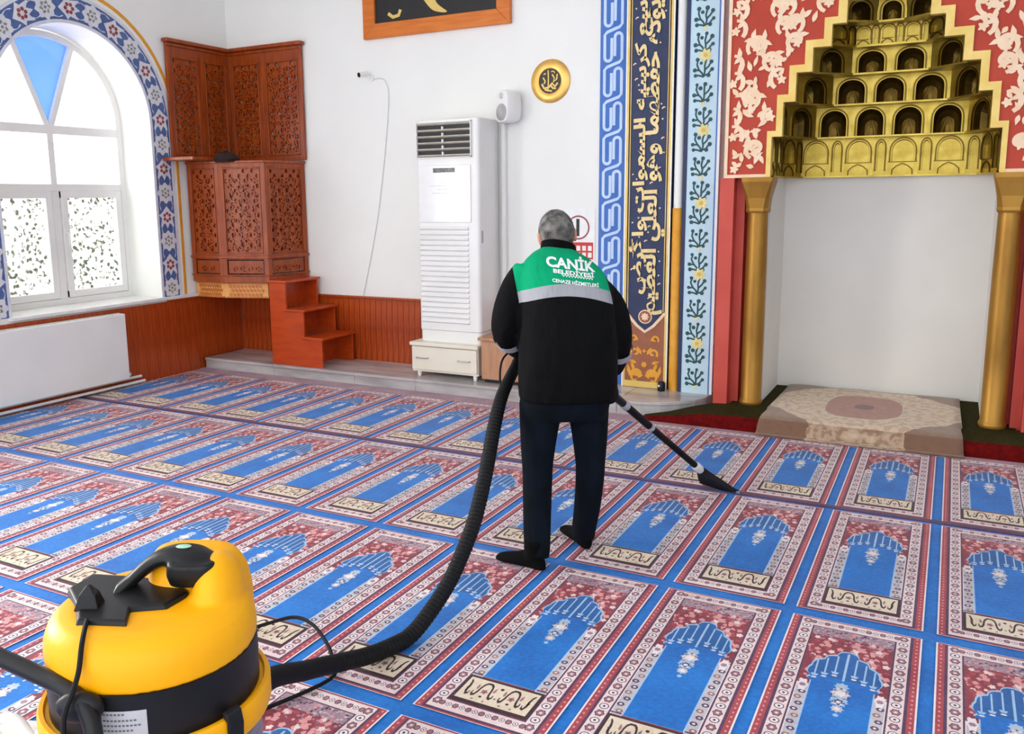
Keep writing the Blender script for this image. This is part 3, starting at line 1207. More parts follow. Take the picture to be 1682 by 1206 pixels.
# honeycomb vault
def arch_cell(w, h, aw, spring, top, depth, apse=True, foot=.0, mould=True):
    """front panel w x h with an arched niche; x centred, z from 0, y into the wall"""
    b = MB()
    n = 12
    ap = [(-aw / 2 * cos(pi * i / n), spring + (top - spring) * sin(pi * i / n) ** .85) for i in range(n + 1)]
    hole = [(-aw / 2, foot)] + ap + [(aw / 2, foot)]
    # face
    b.add([(-w / 2, 0, 0), (-aw / 2, 0, 0), (-aw / 2, 0, h), (-w / 2, 0, h)], [(0, 1, 2, 3)])
    b.add([(aw / 2, 0, 0), (w / 2, 0, 0), (w / 2, 0, h), (aw / 2, 0, h)], [(0, 1, 2, 3)])
    if foot > 0:
        b.add([(-aw / 2, 0, 0), (aw / 2, 0, 0), (aw / 2, 0, foot), (-aw / 2, 0, foot)], [(0, 1, 2, 3)])
    for i in range(n):
        p, q = ap[i], ap[i + 1]
        b.add([(p[0], 0, p[1]), (q[0], 0, q[1]), (q[0], 0, h), (p[0], 0, h)], [(0, 1, 2, 3)])
    # recess, shrinking into a hollow with a central rib
    rings = []
    steps = ((0, 1.0), (.35, .98), (.7, .80), (.92, .5), (1.0, .12)) if apse else ((0, 1.0), (1.0, .96))
    cz = foot + (top - foot) * .40
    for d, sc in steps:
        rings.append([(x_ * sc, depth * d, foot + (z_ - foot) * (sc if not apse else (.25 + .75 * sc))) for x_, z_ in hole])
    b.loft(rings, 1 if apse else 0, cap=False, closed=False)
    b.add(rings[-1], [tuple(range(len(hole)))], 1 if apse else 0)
    # floor of the niche
    b.add([(-aw / 2, 0, foot), (aw / 2, 0, foot), (aw / 2 * .3, depth, foot), (-aw / 2 * .3, depth, foot)], [(0, 1, 2, 3)])
    if mould:
        for grow, hh in ((.012, .010), (.026, .005)):
            pth = [(-aw / 2 - grow, foot)] + [(x_ * (1 + 2 * grow / aw), z_ + grow * max(0, sin(pi * i / n))) for i, (x_, z_) in enumerate(ap)] + [(aw / 2 + grow, foot)]
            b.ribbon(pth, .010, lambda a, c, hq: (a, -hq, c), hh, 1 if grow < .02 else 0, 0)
    if not apse and aw > .06:
        Pf = lambda a, c, hq: (a, -hq, c)
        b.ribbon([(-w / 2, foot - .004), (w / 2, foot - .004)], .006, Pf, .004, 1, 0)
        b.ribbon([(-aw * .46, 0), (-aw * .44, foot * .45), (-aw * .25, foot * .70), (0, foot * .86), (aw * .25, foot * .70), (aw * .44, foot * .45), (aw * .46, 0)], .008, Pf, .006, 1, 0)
    if apse:
        for dx in (-.22, .22):
            b.tube([(dx * aw * .2, depth * .80, foot + (top - foot) * .62), (dx * aw * .9, depth * .45, foot + .006)], .004, 5)
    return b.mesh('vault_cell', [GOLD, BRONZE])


vault = m_loc(empty('vault'))
tiers = [
    # z0, z1, half width front, half width back, back y, cells on back, cells on diagonal, cells on side, style
    (1.745, 2.03, .70, .60, 1.20, 4, 1, 2, 'blind'),
    (2.03, 2.255, .655, .50, 1.13, 4, 1, 1, 'apse'),
    (2.255, 2.455, .585, .38, 1.03, 3, 1, 1, 'apse'),
    (2.455, 2.63, .49, .25, .93, 2, 1, 1, 'apse'),
    (2.63, 2.77, .375, .23, .84, 3, 1, 1, 'blind'),
    (2.77, 2.92, .29, .085, .75, 1, 1, 1, 'apse'),
    (2.92, 3.06, .20, .07, .66, 1, 1, 1, 'blind'),
    (3.06, 3.20, .12, .04, .58, 1, 1, 1, 'apse')]
yv0 = YF + .055
prev = None
for ti, (z0, z1, a, bb, yb, nb_, nd, ns, sty) in enumerate(tiers):
    ym = yv0 + (yb - yv0) * (.62 if ti == 0 else .45)
    poly = [(-a, yv0), (-a, ym), (-bb, yb), (bb, yb), (a, ym), (a, yv0)]
    h = z1 - z0
    segs = [(0, ns), (1, nd), (2, nb_), (3, nd), (4, ns)]
    for si, nc in segs:
        p, q = poly[si], poly[si + 1]
        L = sqrt((q[0] - p[0]) ** 2 + (q[1] - p[1]) ** 2)
        ang = atan2(q[1] - p[1], q[0] - p[0])
        if sty == 'blind':
            units = nc
            wu = L / units
            aw = wu * .50
            me1 = arch_cell(wu * .68, h, aw, h * .62, h * .93, .018, False, h * .38)
            wn = wu * .32
            me2 = arch_cell(wn, h, wn * .45, h * .72, h * .90, .016, False, h * .14)
            for u in range(units):
                for me_, off in ((me1, wu * (u + .34)), (me2, wu * (u + .84))):
                    px, py = p[0] + (q[0] - p[0]) * off / L, p[1] + (q[1] - p[1]) * off / L
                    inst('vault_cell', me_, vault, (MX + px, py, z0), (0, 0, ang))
        else:
            wu = L / nc
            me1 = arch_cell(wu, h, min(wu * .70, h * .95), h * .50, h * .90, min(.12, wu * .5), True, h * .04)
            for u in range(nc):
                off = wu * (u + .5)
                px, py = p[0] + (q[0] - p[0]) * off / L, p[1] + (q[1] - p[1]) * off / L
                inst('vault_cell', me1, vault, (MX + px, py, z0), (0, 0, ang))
    # projecting lip under each tier
    b = MB()
    lip = .022
    A = [(MX + x_, y_) for x_, y_ in poly]
    Bp = [(MX + x_ * (1 - lip / max(a, .05)), yv0 + (y_ - yv0) * (1 - lip / (yb - yv0))) for x_, y_ in poly]
    for i in range(5):
        for zz in (z0, z0 + .012):
            b.add([(*A[i], zz), (*A[i + 1], zz), (*Bp[i + 1], zz), (*Bp[i], zz)], [(0, 1, 2, 3)])
        b.add([(*Bp[i], z0), (*Bp[i + 1], z0), (*Bp[i + 1], z0 + .012), (*Bp[i], z0 + .012)], [(0, 1, 2, 3)])
    # soffit to the tier below
    if prev is not None:
        Q = [(MX + x_, y_) for x_, y_ in prev]
        for i in range(5):
            b.add([(*Q[i], z0), (*Q[i + 1], z0), (*A[i + 1], z0), (*A[i], z0)], [(0, 1, 2, 3)])
    else:
        Q = [(NXL - .1, yv0), (NXL - .1, ym), (NXL - .1, NYB + .04), (NXR + .1, NYB + .04), (NXR + .1, ym), (NXR + .1, yv0)]
        for i in range(5):
            b.add([(*Q[i], z0), (*Q[i + 1], z0), (*A[i + 1], z0), (*A[i], z0)], [(0, 1, 2, 3)])
    o = b.build('tier_ledge', GOLD, vault)
    prev = poly

# carpeted step inside and in front of the niche
b = MB()
secs = []
for x_, hgt, yback in ((-1.95, .022, .12), (-1.80, .040, .20), (-1.65, .065, .34), (-1.52, .085, .42), (-1.35, .095, .46), (-1.2, .095, .46), (0.3, .095, .46), (2.2, .095, .46)):
    prof = [(yback, 0), (yback, hgt), (.10, hgt), (.06, hgt * .97), (.035, hgt * .80), (.02, hgt * .4), (.018, 0.0)]
    secs.append([(x_, y_, z_) for y_, z_ in prof])
b.loft(secs)
for i, f in enumerate(b.f):
    pass
nstep = tag(empty('niche_step'), kind='structure')
me_o = b.build('step_front', [C_GREEN, C_DRED], nstep, fixn=True)
for p in me_o.data.polygons:
    c = p.center
    p.material_index = 1 if c.y < .075 and c.z < .094 else 0
b = MB()
b.box(NXL - .2, .46, 0, NXR + .2, NYB, .094)
b.build('step_top', C_GREEN, nstep)

# small beige rug that hangs over the edge of the step
RUGW, RUGL = 1.16, 1.32


def rug_mat():
    m = bpy.data.materials.new('worn_beige_rug')
    m.use_nodes = True
    nt = m.node_tree
    bs = nt.nodes['Principled BSDF']
    bs.inputs['Roughness'].default_value = .9
    bs.inputs['Sheen Weight'].default_value = .3
    uv = nt.nodes.new('ShaderNodeUVMap')
    sx = nt.nodes.new('ShaderNodeSeparateXYZ')
    nt.links.new(uv.outputs[0], sx.inputs[0])
    no = nt.nodes.new('ShaderNodeTexNoise')
    no.inputs['Scale'].default_value = 9
    no.inputs['Detail'].default_value = 6
    nt.links.new(uv.outputs[0], no.inputs['Vector'])
    nf = nt.nodes.new('ShaderNodeTexNoise')
    nf.inputs['Scale'].default_value = 26
    nf.inputs['Detail'].default_value = 5
    nt.links.new(uv.outputs[0], nf.inputs['Vector'])

    def M(op, a, c=None, d=None):
        n = nt.nodes.new('ShaderNodeMath')
        n.operation = op
        for i, q in enumerate((a, c, d)):
            if q is None:
                continue
            if isinstance(q, (int, float)):
                n.inputs[i].default_value = q
            else:
                nt.links.new(q, n.inputs[i])
        return n.outputs[0]

    def mix(fac, c1, c2):
        n = nt.nodes.new('ShaderNodeMix')
        n.data_type = 'RGBA'
        nt.links.new(fac, n.inputs[0])
        for i, q in ((6, c1), (7, c2)):
            if isinstance(q, tuple):
                n.inputs[i].default_value = (*lin(q), 1)
            else:
                nt.links.new(q, n.inputs[i])
        return n.outputs[2]
    u = M('ABSOLUTE', M('SUBTRACT', sx.outputs[0], .5))
    v = M('ABSOLUTE', M('SUBTRACT', sx.outputs[1], .43))
    wob = M('MULTIPLY', M('SUBTRACT', no.outputs['Fac'], .5), .12)
    ground = mix(M('SMOOTHSTEP' if False else 'MULTIPLY', M('GREATER_THAN', nf.outputs['Fac'], .52), .6), (216, 190, 160), (176, 144, 114))
    corner = M('GREATER_THAN', M('ADD', M('ADD', u, M('MINIMUM', v, .43)), wob), .66)
    c = mix(corner, ground, mix(nf.outputs['Fac'], (112, 84, 62), (160, 126, 98)))
    med = M('LESS_THAN', M('ADD', M('POWER', M('DIVIDE', u, .20), 3.0), M('ADD', M('POWER', M('DIVIDE', v, .27), 3.0), wob)), 1.0)
    c = mix(med, c, mix(nf.outputs['Fac'], (140, 78, 58), (184, 126, 102)))
    med2 = M('LESS_THAN', M('ADD', M('POWER', M('DIVIDE', u, .05), 2.0), M('POWER', M('DIVIDE', v, .06), 2.0)), 1.0)
    c = mix(med2, c, (112, 56, 42))
    edge = M('GREATER_THAN', sx.outputs[1], .86)
    c = mix(M('MULTIPLY', edge, nf.outputs['Fac']), c, (96, 58, 46))
    nt.links.new(c, bs.inputs['Base Color'])
    return m


b = MB()
NU, NV = 24, 40
uvs = []
rv = []
for j in range(NV + 1):
    s_ = RUGL * j / NV
    # run from the back of the niche to the edge, then down
    flat_len = 1.205 - .055
    for i in range(NU + 1):
        u = i / NU
        x0 = -1.10 + 1.20 * u
        x0 += (-.03 if u < .5 else .03) * (s_ / RUGL) ** 2
        rip = .006 * sin(7 * u + 3 * s_) + .004 * sin(17 * u - 4 * s_)
        if s_ < flat_len - .06:
            y_, z_ = 1.205 - s_, ZF + .010 + max(0, rip)
        else:
            t = min(1, (s_ - flat_len + .06) / .12)
            if t < 1:
                a = t * pi / 2 * .92
                y_, z_ = .115 - .10 * sin(a) - .012, ZF + .010 - .075 * (1 - cos(a))
            else:
                k = s_ - (flat_len - .06) - .12
                y_, z_ = .005 - .55 * k, max(.006, ZF - .065 - .75 * k)
        if s_ > .9:
            x0 += .02 * sin(5 * s_) * (u - .5)
        rv.append((x0, y_, z_))
        uvs.append((u, j / NV))
fs = []
for j in range(NV):
    for i in range(NU):
        k = j * (NU + 1) + i
        fs.append((k, k + 1, k + NU + 2, k + NU + 1))
b.add(rv, fs)
rug = b.build('small_rug', rug_mat(), None, smooth=True)
uvl = rug.data.uv_layers.new(name='UVMap')
for lp in rug.data.loops:
    uvl.data[lp.index].uv = uvs[lp.vertex_index]
sol = rug.modifiers.new('thickness', 'SOLIDIFY')
sol.thickness = .008
sol.offset = 1
tag(rug, 'small worn beige rug with rosy medallion hanging over the niche step', 'rug')

# ================================================================ painted bands beside the niche
BZ0, BZ1 = ZS, 3.9
# cobalt interlace band
band1 = empty('interlace_band', (-2.441, YB - .004, BZ0))
tag(band1, 'cobalt blue wall band with pale interlaced scroll, left of the inscription', 'wall band')
b = MB()
b.box(-.107, -.008, 0, .107, 0, BZ1 - BZ0)
b.build('ground', BLUEB, band1)
b = MB()
per = .262
PI = lambda a, c, h: (a, -.008 - h, c)
z_ = -.1
while z_ < BZ1 - BZ0 - .5:
    k = per
    pth = [(-.013, z_ + .80 * k), (-.013, z_ + .26 * k)] + [(-.0415 + .0285 * cos(t), z_ + .26 * k - .0285 * sin(t)) for t in [pi * i / 8 for i in range(1, 8)]] + \
          [(-.070, z_ + .26 * k), (-.070, z_ + .90 * k), (-.05, z_ + .98 * k), (.05, z_ + 1.10 * k), (.070, z_ + 1.18 * k), (.070, z_ + 1.82 * k)] + \
          [(.0415 + .0285 * cos(t), z_ + 1.82 * k + .0285 * sin(t)) for t in [pi * i / 8 for i in range(1, 8)]] + [(.013, z_ + 1.82 * k), (.013, z_ + 1.28 * k)]
    if z_ > -.02:
        b.ribbon(pth, .023, PI, .003, 0, 0)
    z_ += per
b.build('interlace', LBLUE, band1)

# inscription band
BP = .625
band2 = empty('inscription_band', (-2.125, BP, BZ0))
tag(band2, 'navy wall band with gold calligraphy and a brown floral foot', 'wall band')
HW = .185
b = MB()
b.box(-HW, 0, 0, HW, YB - BP, BZ1 - BZ0)
b.build('ground', NAVY, band2)
PI2 = lambda a, c, h: (a, -h, c)
b = MB()
for sx_ in (-1, 1):
    b.ribbon([(sx_ * (HW - .016), .02), (sx_ * (HW - .016), BZ1 - BZ0)], .020, PI2, .008, 0, 0)
    b.ribbon([(sx_ * (HW - .040), .62), (sx_ * (HW - .040), BZ1 - BZ0)], .006, PI2, .006, 0, 0)
b.ribbon([(-HW, .028), (HW, .028)], .05, PI2, .008, 0, 0)
b.build('gold_border', GOLDP, band2)
b = MB()
b.ribbon([(-HW + .004, 0), (-HW + .004, BZ1 - BZ0)], .010, PI2, .009, 0, 0)
b.ribbon([(HW - .004, 0), (HW - .004, BZ1 - BZ0)], .010, PI2, .009, 0, 0)
b.build('white_border', WHITET, band2)
# brown foot with a notched top
b = MB()
foot = [(-HW + .026, .055), (HW - .026, .055), (HW - .026, .60), (.06, .50), (0, .455), (-.06, .50), (-HW + .026, .60)]
b.prism(foot, 0, .003, P=PI2)
b.build('foot_ground', TAN, band2)
b = MB()
b.ribbon([(-HW + .026, .61), (-.07, .505), (0, .455), (.07, .505), (HW - .026, .61)], .022, PI2, .006, 0, 0)
b.build('foot_edge', CREAM, band2)
b = MB()
for sg in (-1, 1):
    f_ = lambda pts: [(sg * a, c) for a, c in pts]
    b.ribbon(f_(spiral(.02, .09, 1.0, .050, .9, 14, -1)), [.03 - .0012 * i for i in range(15)], PI2, .007, 0, 0)
    b.ribbon(f_(spiral(.11, .09, 1.7, .055, .8, 14, 1)), [.032 - .0014 * i for i in range(15)], PI2, .007, 0, 0)
    b.ribbon(f_(spiral(.10, .26, 1.2, .036, 1.0, 14, 1)), .018, PI2, .007, 0, 0)
    b.ribbon(f_(spiral(.11, .38, 1.3, .030, 1.0, 14, 1)), .016, PI2, .007, 0, 0)
    for (x_, z_, a_, l_, w_) in ((.02, .27, 1.0, .08, .03), (.06, .20, .3, .07, .03), (.03, .10, .2, .09, .035), (.08, .14, 1.2, .08, .03), (.12, .10, 1.4, .09, .03), (.05, .38, .9, .06, .024)):
        b.prism(f_(leaf(x_, z_, a_, l_, w_)), 0, .007, P=PI2)
b.fanprism(flower(0, .19, .026, 6, .3), 0, .008, PI2)
b.fanprism(flower(0, .30, .020, 4, .6), 0, .008, PI2)
o = b.build('foot_ornament', ORANGE, band2)
o['kind'] = 'stuff'
b = MB()
b.prism(circ(0, .575, .056, 24), 0, .004, P=PI2, mi=0)
b.prism(circ(0, .575, .047, 24), .004, .006, P=PI2, mi=1)
b.fanprism(flower(0, .575, .034, 8, .35), .006, .008, PI2, mi=0)
b.build('roundel', [CREAM, TAN], band2)
# the inscription runs down the band
zbot = .70
for ln, (body, LT, hgt, xbase, shift) in enumerate((('ولا يؤده حفظهما وهو العلي العظيم', 2.62, .185, .142, .0), ('وسع كرسيه السموات والأرض', 2.30, .160, .022, .16))):
    me2 = text_mesh(arabic(body), 1.0, .0, .034, 2)
    import bmesh
    bm = bmesh.new()
    bm.from_mesh(me2)
    bmesh.ops.remove_doubles(bm, verts=bm.verts, dist=1e-3)
    bmesh.ops.delete(bm, geom=[v for v in bm.verts if not v.link_faces], context='VERTS')
    bm.to_mesh(me2)
    bm.free()
    x0, x1, y0, y1 = bounds(me2)
    for v in me2.vertices:
        # text direction -> up the band, letter tops point left
        zz = (v.co.x - x0) / (x1 - x0) * LT + shift
        v.co = (xbase - (v.co.y - y0) / (y1 - y0) * hgt, -.006 - .0012 * ln, zbot - BZ0 + zz)
    adj = {}
    for e_ in me2.edges:
        adj.setdefault(e_.vertices[0], []).append(e_.vertices[1])
        adj.setdefault(e_.vertices[1], []).append(e_.vertices[0])
    which, isl = {}, 0
    for v0 in range(len(me2.vertices)):
        if v0 in which:
            continue
        todo = [v0]
        which[v0] = isl
        while todo:
            q_ = todo.pop()
            me2.vertices[q_].co.y -= .00035 * (isl % 8)
            for w_ in adj.get(q_, []):
                if w_ not in which:
                    which[w_] = isl
                    todo.append(w_)
        isl += 1
    for k in range(isl):
        ids = [i for i in range(len(me2.vertices)) if which[i] == k]
        new = {i: j for j, i in enumerate(ids)}
        b = MB()
        b.add([me2.vertices[i].co[:] for i in ids], [[new[i] for i in p.vertices] for p in me2.polygons if which[p.vertices[0]] == k])
        o = b.build('letter', mat('pale_inscription_gold', (226, 200, 138), (236, 212, 154), .5, metal=.15), band2, fixn=False)
        so = o.modifiers.new('relief', 'SOLIDIFY')
        so.thickness = .006
        so.offset = 0
rnd = random.Random(5)
b = MB()
for k in range(70):
    zz = .72 + 2.6 * k / 70
    xx = rnd.uniform(-.12, .12)
    if k % 3 == 0:
        b.ribbon([(xx - .012, zz), (xx, zz + .012), (xx + .012, zz + .01)], .009, PI2, .005, 0, 0)
    else:
        b.prism([(xx, zz - .008), (xx + .008, zz), (xx, zz + .008), (xx - .008, zz)], 0, .005, P=PI2)
o = b.build('vowel_marks', CREAM, band2)
o['kind'] = 'stuff'

# colonnette: orange below, white above
post = empty('corner_post', (-1.890, .652, BZ0))
tag(post, 'slim round wall post, orange below and white above', 'post')
b = MB()
b.lathe([(.043, 0), (.043, 1.42), (.040, 1.425)], (0, 0, 0), 20)
b.build('lower_shaft', ORANGE, post, smooth=True)
b = MB()
b.lathe([(.036, 1.425), (.036, BZ1 - BZ0)], (0, 0, 0), 20)
b.build('upper_shaft', WALL, post, smooth=True)
b = MB()
b.box(-.046, .02, 0, .046, .048, BZ1 - BZ0)
b.build('backing', mat('slate_blue_paint', (86, 106, 132), (96, 116, 142), .6), post)

# pale blue floral band
band3 = empty('floral_band', (-1.712, .60, BZ0))
tag(band3, 'pale blue wall band painted with dark green sprigs and yellow flowers', 'wall band')
b = MB()
b.box(-.105, 0, 0, .115, YB - .60, BZ1 - BZ0)
b.build('ground', SKYB, band3)
b = MB()
b.ribbon([(-.120, 0), (-.120, BZ1 - BZ0)], .030, PI2, .003, 0, -.02)
b.build('navy_edge', NAVY, band3)
b = MB()
b.ribbon([(.106, 0), (.106, BZ1 - BZ0)], .008, PI2, .003, 0, 0)
b.build('blue_line', BLUEB, band3)
b = MB()
b.ribbon([(.124, 0), (.124, BZ1 - BZ0)], .018, PI2, .003, 0, -.02)
b.build('white_edge', WHITET, band3)
rnd = random.Random(2)
sp_per = .178
k = 0
z_ = .06
while z_ < BZ1 - BZ0 - .2:
    b = MB()
    for pth in ([(.0, 0), (-.012, .03), (-.035, .055), (-.05, .09), (-.045, .12)], [(0, 0), (.01, .04), (.005, .08), (.012, .12)], [(.006, .05), (.035, .075), (.05, .10)],
                [(-.03, .05), (-.06, .052)], [(0, .01), (.03, .02), (.055, .05)], [(0, 0), (-.03, .012), (-.055, .015)]):
        b.ribbon([(x_ + rnd.uniform(-.003, .003), z + z_) for x_, z in pth], .013, PI2, .002)
    for x_, z in ((-.047, .125), (.014, .128), (.054, .106), (-.066, .052), (.060, .052), (-.06, .013), (.035, .012), (-.02, .10)):
        b.flat([(a + z_ * 0, c) for a, c in circ(x_, z + z_, rnd.uniform(.012, .017), 7)], PI2, .0025)
    sprig = b.build('sprig', DGREEN, band3, fixn=False)
    if k % 3 == 1:
        b = MB()
        b.fan(flower(.01, z_ + .155, .052, 7, .4, seg=4), PI2, .0035, 0)
        b.fan(flower(.01, z_ + .155, .020, 5, .4, seg=4), PI2, .0045, 1)
        b.build('yellow_flower', [LEMON, mat('mustard_paint', (206, 180, 84), (216, 190, 100), .55)], band3, fixn=False)
    else:
        b = MB()
        b.fan(flower(.0, z_ - .012, .018, 5, .4, seg=4), PI2, .0030, 0)
        b.build('bud', [LEMON], band3, fixn=False)
    z_ += sp_per
    k += 1

# small black device at the foot of the post
dev = empty('plug_adapter', (-1.965, .57, ZS))
tag(dev, 'small black plug adapter at the foot of the orange post', 'adapter')
b = MB()
b.lathe([(.026, 0), (.03, .01), (.03, .06), (.02, .075)], (0, 0, 0), 16)
b.build('body', BLACKP, dev, smooth=True)
b = MB()
b.lathe([(.008, .0), (.008, .004)], (-.012, -.0302, .045), 10, axis='y')
b.build('button', WHITEP, dev)

# ================================================================ corner pulpit
pul = empty('corner_pulpit', (XL, YB, ZS))
tag(pul, 'carved red-brown wooden corner pulpit with pierced panels', 'pulpit')


def p_loc(o):
    o.parent = pul
    o.matrix_parent_inverse = Matrix.Translation(-Vector((XL, YB, ZS)))
    return o


def carved_mesh(w, h, seed, holes=True):
    """pierced board w x h (x centred, z from 0), face at y=0 towards -y, with scroll relief"""
    rnd = random.Random(seed)
    b = MB()
    nx = max(3, int(round(w / .046)))
    nz = max(2, int(round(h / .046)))
    cw, ch = w / nx, h / nz
    for i in range(nx):
        for j in range(nz):
            x0, z0 = -w / 2 + i * cw, j * ch
            x1, z1 = x0 + cw, z0 + ch
            cx_, cz_ = (x0 + x1) / 2, (z0 + z1) / 2
            jj = abs(i - (nx - 1) / 2)
            hole = holes and ((i + j) % 2 == 0) and (int(jj * 3 + j * 5) % 7 != 0)
            if not hole:
                b.add([(x0, 0, z0), (x1, 0, z0), (x1, 0, z1), (x0, 0, z1)], [(0, 1, 2, 3)])
            else:
                rx, rz = cw * .40, ch * .45
                ins = [(cx_ - rx, 0, cz_ - rz * .2), (cx_, 0, cz_ - rz), (cx_ + rx, 0, cz_ - rz * .2), (cx_ + rx * .4, 0, cz_ + rz), (cx_ - rx * .4, 0, cz_ + rz)]
                o_ = [(x0, 0, z0), (cx_, 0, z0), (x1, 0, z0), (x1, 0, z1), (x0, 0, z1)]
                vs = o_ + ins + [(p[0], .014, p[2]) for p in ins]
                fs = []
                for k in range(5):
                    fs.append((k, (k + 1) % 5, 5 + (k + 1) % 5, 5 + k))
                    fs.append((5 + k, 5 + (k + 1) % 5, 10 + (k + 1) % 5, 10 + k))
                b.add(vs, fs)
    P = lambda a, c, hh: (a, -hh, c)
    # mirrored scrolls
    z_ = .04
    k = 0
    while z_ < h - .05:
        for sg in (-1, 1):
            ncol = max(1, int(w / 2 / .075))
            for q in range(ncol):
                x0 = w / 2 * (q + .35) / ncol
                side = 1 if (k + q) % 2 else -1
                ang = (.9 if side > 0 else 2.2)
                pts = [(sg * x_, z) for x_, z in spiral(x0, z_ - .02, ang, .026, 1.0, 10, side)]
                pts = [p for p in pts if abs(p[0]) < w / 2 - .004 and .004 < p[1] < h - .004]
                if len(pts) > 3:
                    b.ribbon(pts, [.013 - .0005 * i for i in range(len(pts))], P, .012 + rnd.uniform(0, .003), 0, 0)
                lf = [(sg * x_, z) for x_, z in leaf(x0, z_, ang - side * 1.0, .05, .02)]
                if all(abs(p[0]) < w / 2 - .004 and .004 < p[1] < h - .004 for p in lf):
                    b.prism(lf, 0, .009 + rnd.uniform(0, .003), P=P)
        z_ += .062
        k += 1
    return b.mesh('carved_panel', WOOD)


def framed_face(p, q, z0, z1, parent, rows, stile=.05, seed=0, back=True, th=.035, name='side_panel'):
    """framed wooden face between plan points p and q (outer side to the right of p->q reversed)"""
    L = sqrt((q[0] - p[0]) ** 2 + (q[1] - p[1]) ** 2)
    ang = atan2(q[1] - p[1], q[0] - p[0])
    M4 = Matrix.Translation(Vector((p[0], p[1], 0))) @ Matrix.Rotation(ang, 4, 'Z')
    b = MB()
    # stiles and rails
    b.box(0, 0, z0, stile, th, z1)
    b.box(L - stile, 0, z0, L, th, z1)
    for (r0, r1, kind) in rows:
        if kind == 'rail':
            b.box(stile - .001, .001, r0, L - stile + .001, th - .001, r1)
        if kind == 'carve':
            for (xa, xb, za, zb_) in ((stile, stile + .012, r0, r1), (L - stile - .012, L - stile, r0, r1), (stile, L - stile, r0, r0 + .012), (stile, L - stile, r1 - .012, r1)):
                b.box(xa, -.006, za, xb, .012, zb_)
    face = b.build(name, WOOD, parent, bevel=.003)
    face.matrix_world = M4
    face.parent = parent
    face.matrix_parent_inverse = Matrix.Translation(-Vector((XL, YB, ZS)))
    for (r0, r1, kind) in rows:
        if kind in ('carve', 'small'):
            w = L - 2 * stile - .022
            me = carved_mesh(w, r1 - r0 - .022, seed + int(r0 * 10), kind == 'carve')
            o = inst('carved_panel', me, face, (L / 2, .010, r0 + .011))
            if back and kind == 'carve':
                b = MB()
                b.box(stile, .030, r0, L - stile, .034, r1)
                o = b.build('backing', WOOD, face)
        elif kind == 'bead':
            b = MB()
            b.box(-.004, -.014, r0, L + .004, .02, r1)
            b.build('moulding', WOOD, face, bevel=.005)
    return face


ZB, ZT_ = .865, 1.985
PP_ = [(-6.425, .045), (-6.035, .045), (-5.60, .19), (-5.535, .685)]
for i in range(3):
    f = framed_face(PP_[i], PP_[i + 1], ZB, ZT_, pul,
                    [(ZB, ZB + .06, 'rail'), (ZB + .06, ZB + .075, 'bead'), (ZB + .075, ZB + .215, 'small'), (ZB + .215, ZB + .27, 'rail'), (ZB + .225, ZB + .25, 'bead'),
                     (ZB + .27, ZT_ - .06, 'carve'), (ZT_ - .06, ZT_, 'rail'), (ZT_ - .02, ZT_ + .004, 'bead')], .045, 10 + i)
# base band below, ochre
def inset(k, c=(-6.3, .6)):
    return [(c[0] + (x_ - c[0]) * k, c[1] + (y_ - c[1]) * k) for x_, y_ in PP_]


pts = inset(.93)
pts[0] = (XL + .02, pts[0][1])
pts[3] = (pts[3][0], YB - .02)
b = MB()
b.prism(pts + [(XL + .02, YB - .02)], .715, ZB + .002)
base = p_loc(b.build('base_band', OCHRE))
base['label'] = 'ochre band under the carved body'
for i in range(2):
    p, q = pts[i], pts[i + 1]
    L = sqrt((q[0] - p[0]) ** 2 + (q[1] - p[1]) ** 2)
    ang = atan2(q[1] - p[1], q[0] - p[0])
    b = MB()
    for k in range(9):
        for j in range(3):
            x_ = .05 + (L - .1) * (k + .5 * (j % 2)) / 8.6
            b.prism(flower(x_, .745 + .04 * j, .020, 4, .5, .4), 0, .005, P=lambda a, c, h: (a, -h, c))
    b.ribbon([(.01, .722), (L - .01, .722)], .012, lambda a, c, h: (a, -h, c), .007, 0, 0)
    b.ribbon([(.01, ZB - .012), (L - .01, ZB - .012)], .012, lambda a, c, h: (a, -h, c), .007, 0, 0)
    o = b.build('base_carving', mat('amber_carving', (190, 108, 44), (206, 126, 60), .45), base)
    o['kind'] = 'stuff'
    o.matrix_world = Matrix.Translation(Vector((p[0], p[1], 0))) @ Matrix.Rotation(ang, 4, 'Z')
    o.parent = base
# deck
b = MB()
dk = inset(.97)
dk[0] = (XL + .02, dk[0][1])
dk[3] = (dk[3][0], YB - .02)
b.prism(dk + [(XL + .02, YB - .02)], ZT_ - .06, ZT_ - .04)
p_loc(b.build('deck', WOOD))
# book ledge
b = MB()
b.box(XL + .01, -.22, ZT_ + .008, -6.06, .10, ZT_ + .038)
led = p_loc(b.build('book_ledge', WOOD, bevel=.006))
# tall back panels on the two walls
UZ0, UZ1 = 2.0, 3.05
# left wall: framed face facing +x
def upper(p, q, seed):
    return framed_face(p, q, UZ0, UZ1, pul, [(UZ0, UZ0 + .05, 'rail'), (UZ0 + .05, UZ1 - .12, 'carve'), (UZ1 - .12, UZ1, 'rail'), (UZ1 - .03, UZ1 + .0, 'bead')], .045, seed, back=False, th=.03, name='back_panel')


hx = XL + .045
upper((hx, -.12), (hx, .29), 21)
upper((hx, .29), (hx, .655), 22)
hy = YB - .045
upper((XL + .045, hy), (-5.98, hy), 23)
upper((-5.98, hy), (-5.50, hy), 24)
b = MB()
b.prism([(hx - .03, -.15), (hx + .045, -.15), (hx + .045, hy - .045), (-5.47, hy - .045), (-5.47, hy + .03), (hx - .03, hy + .03)], UZ1, UZ1 + .035)
p_loc(b.build('cornice', WOOD, bevel=.008))
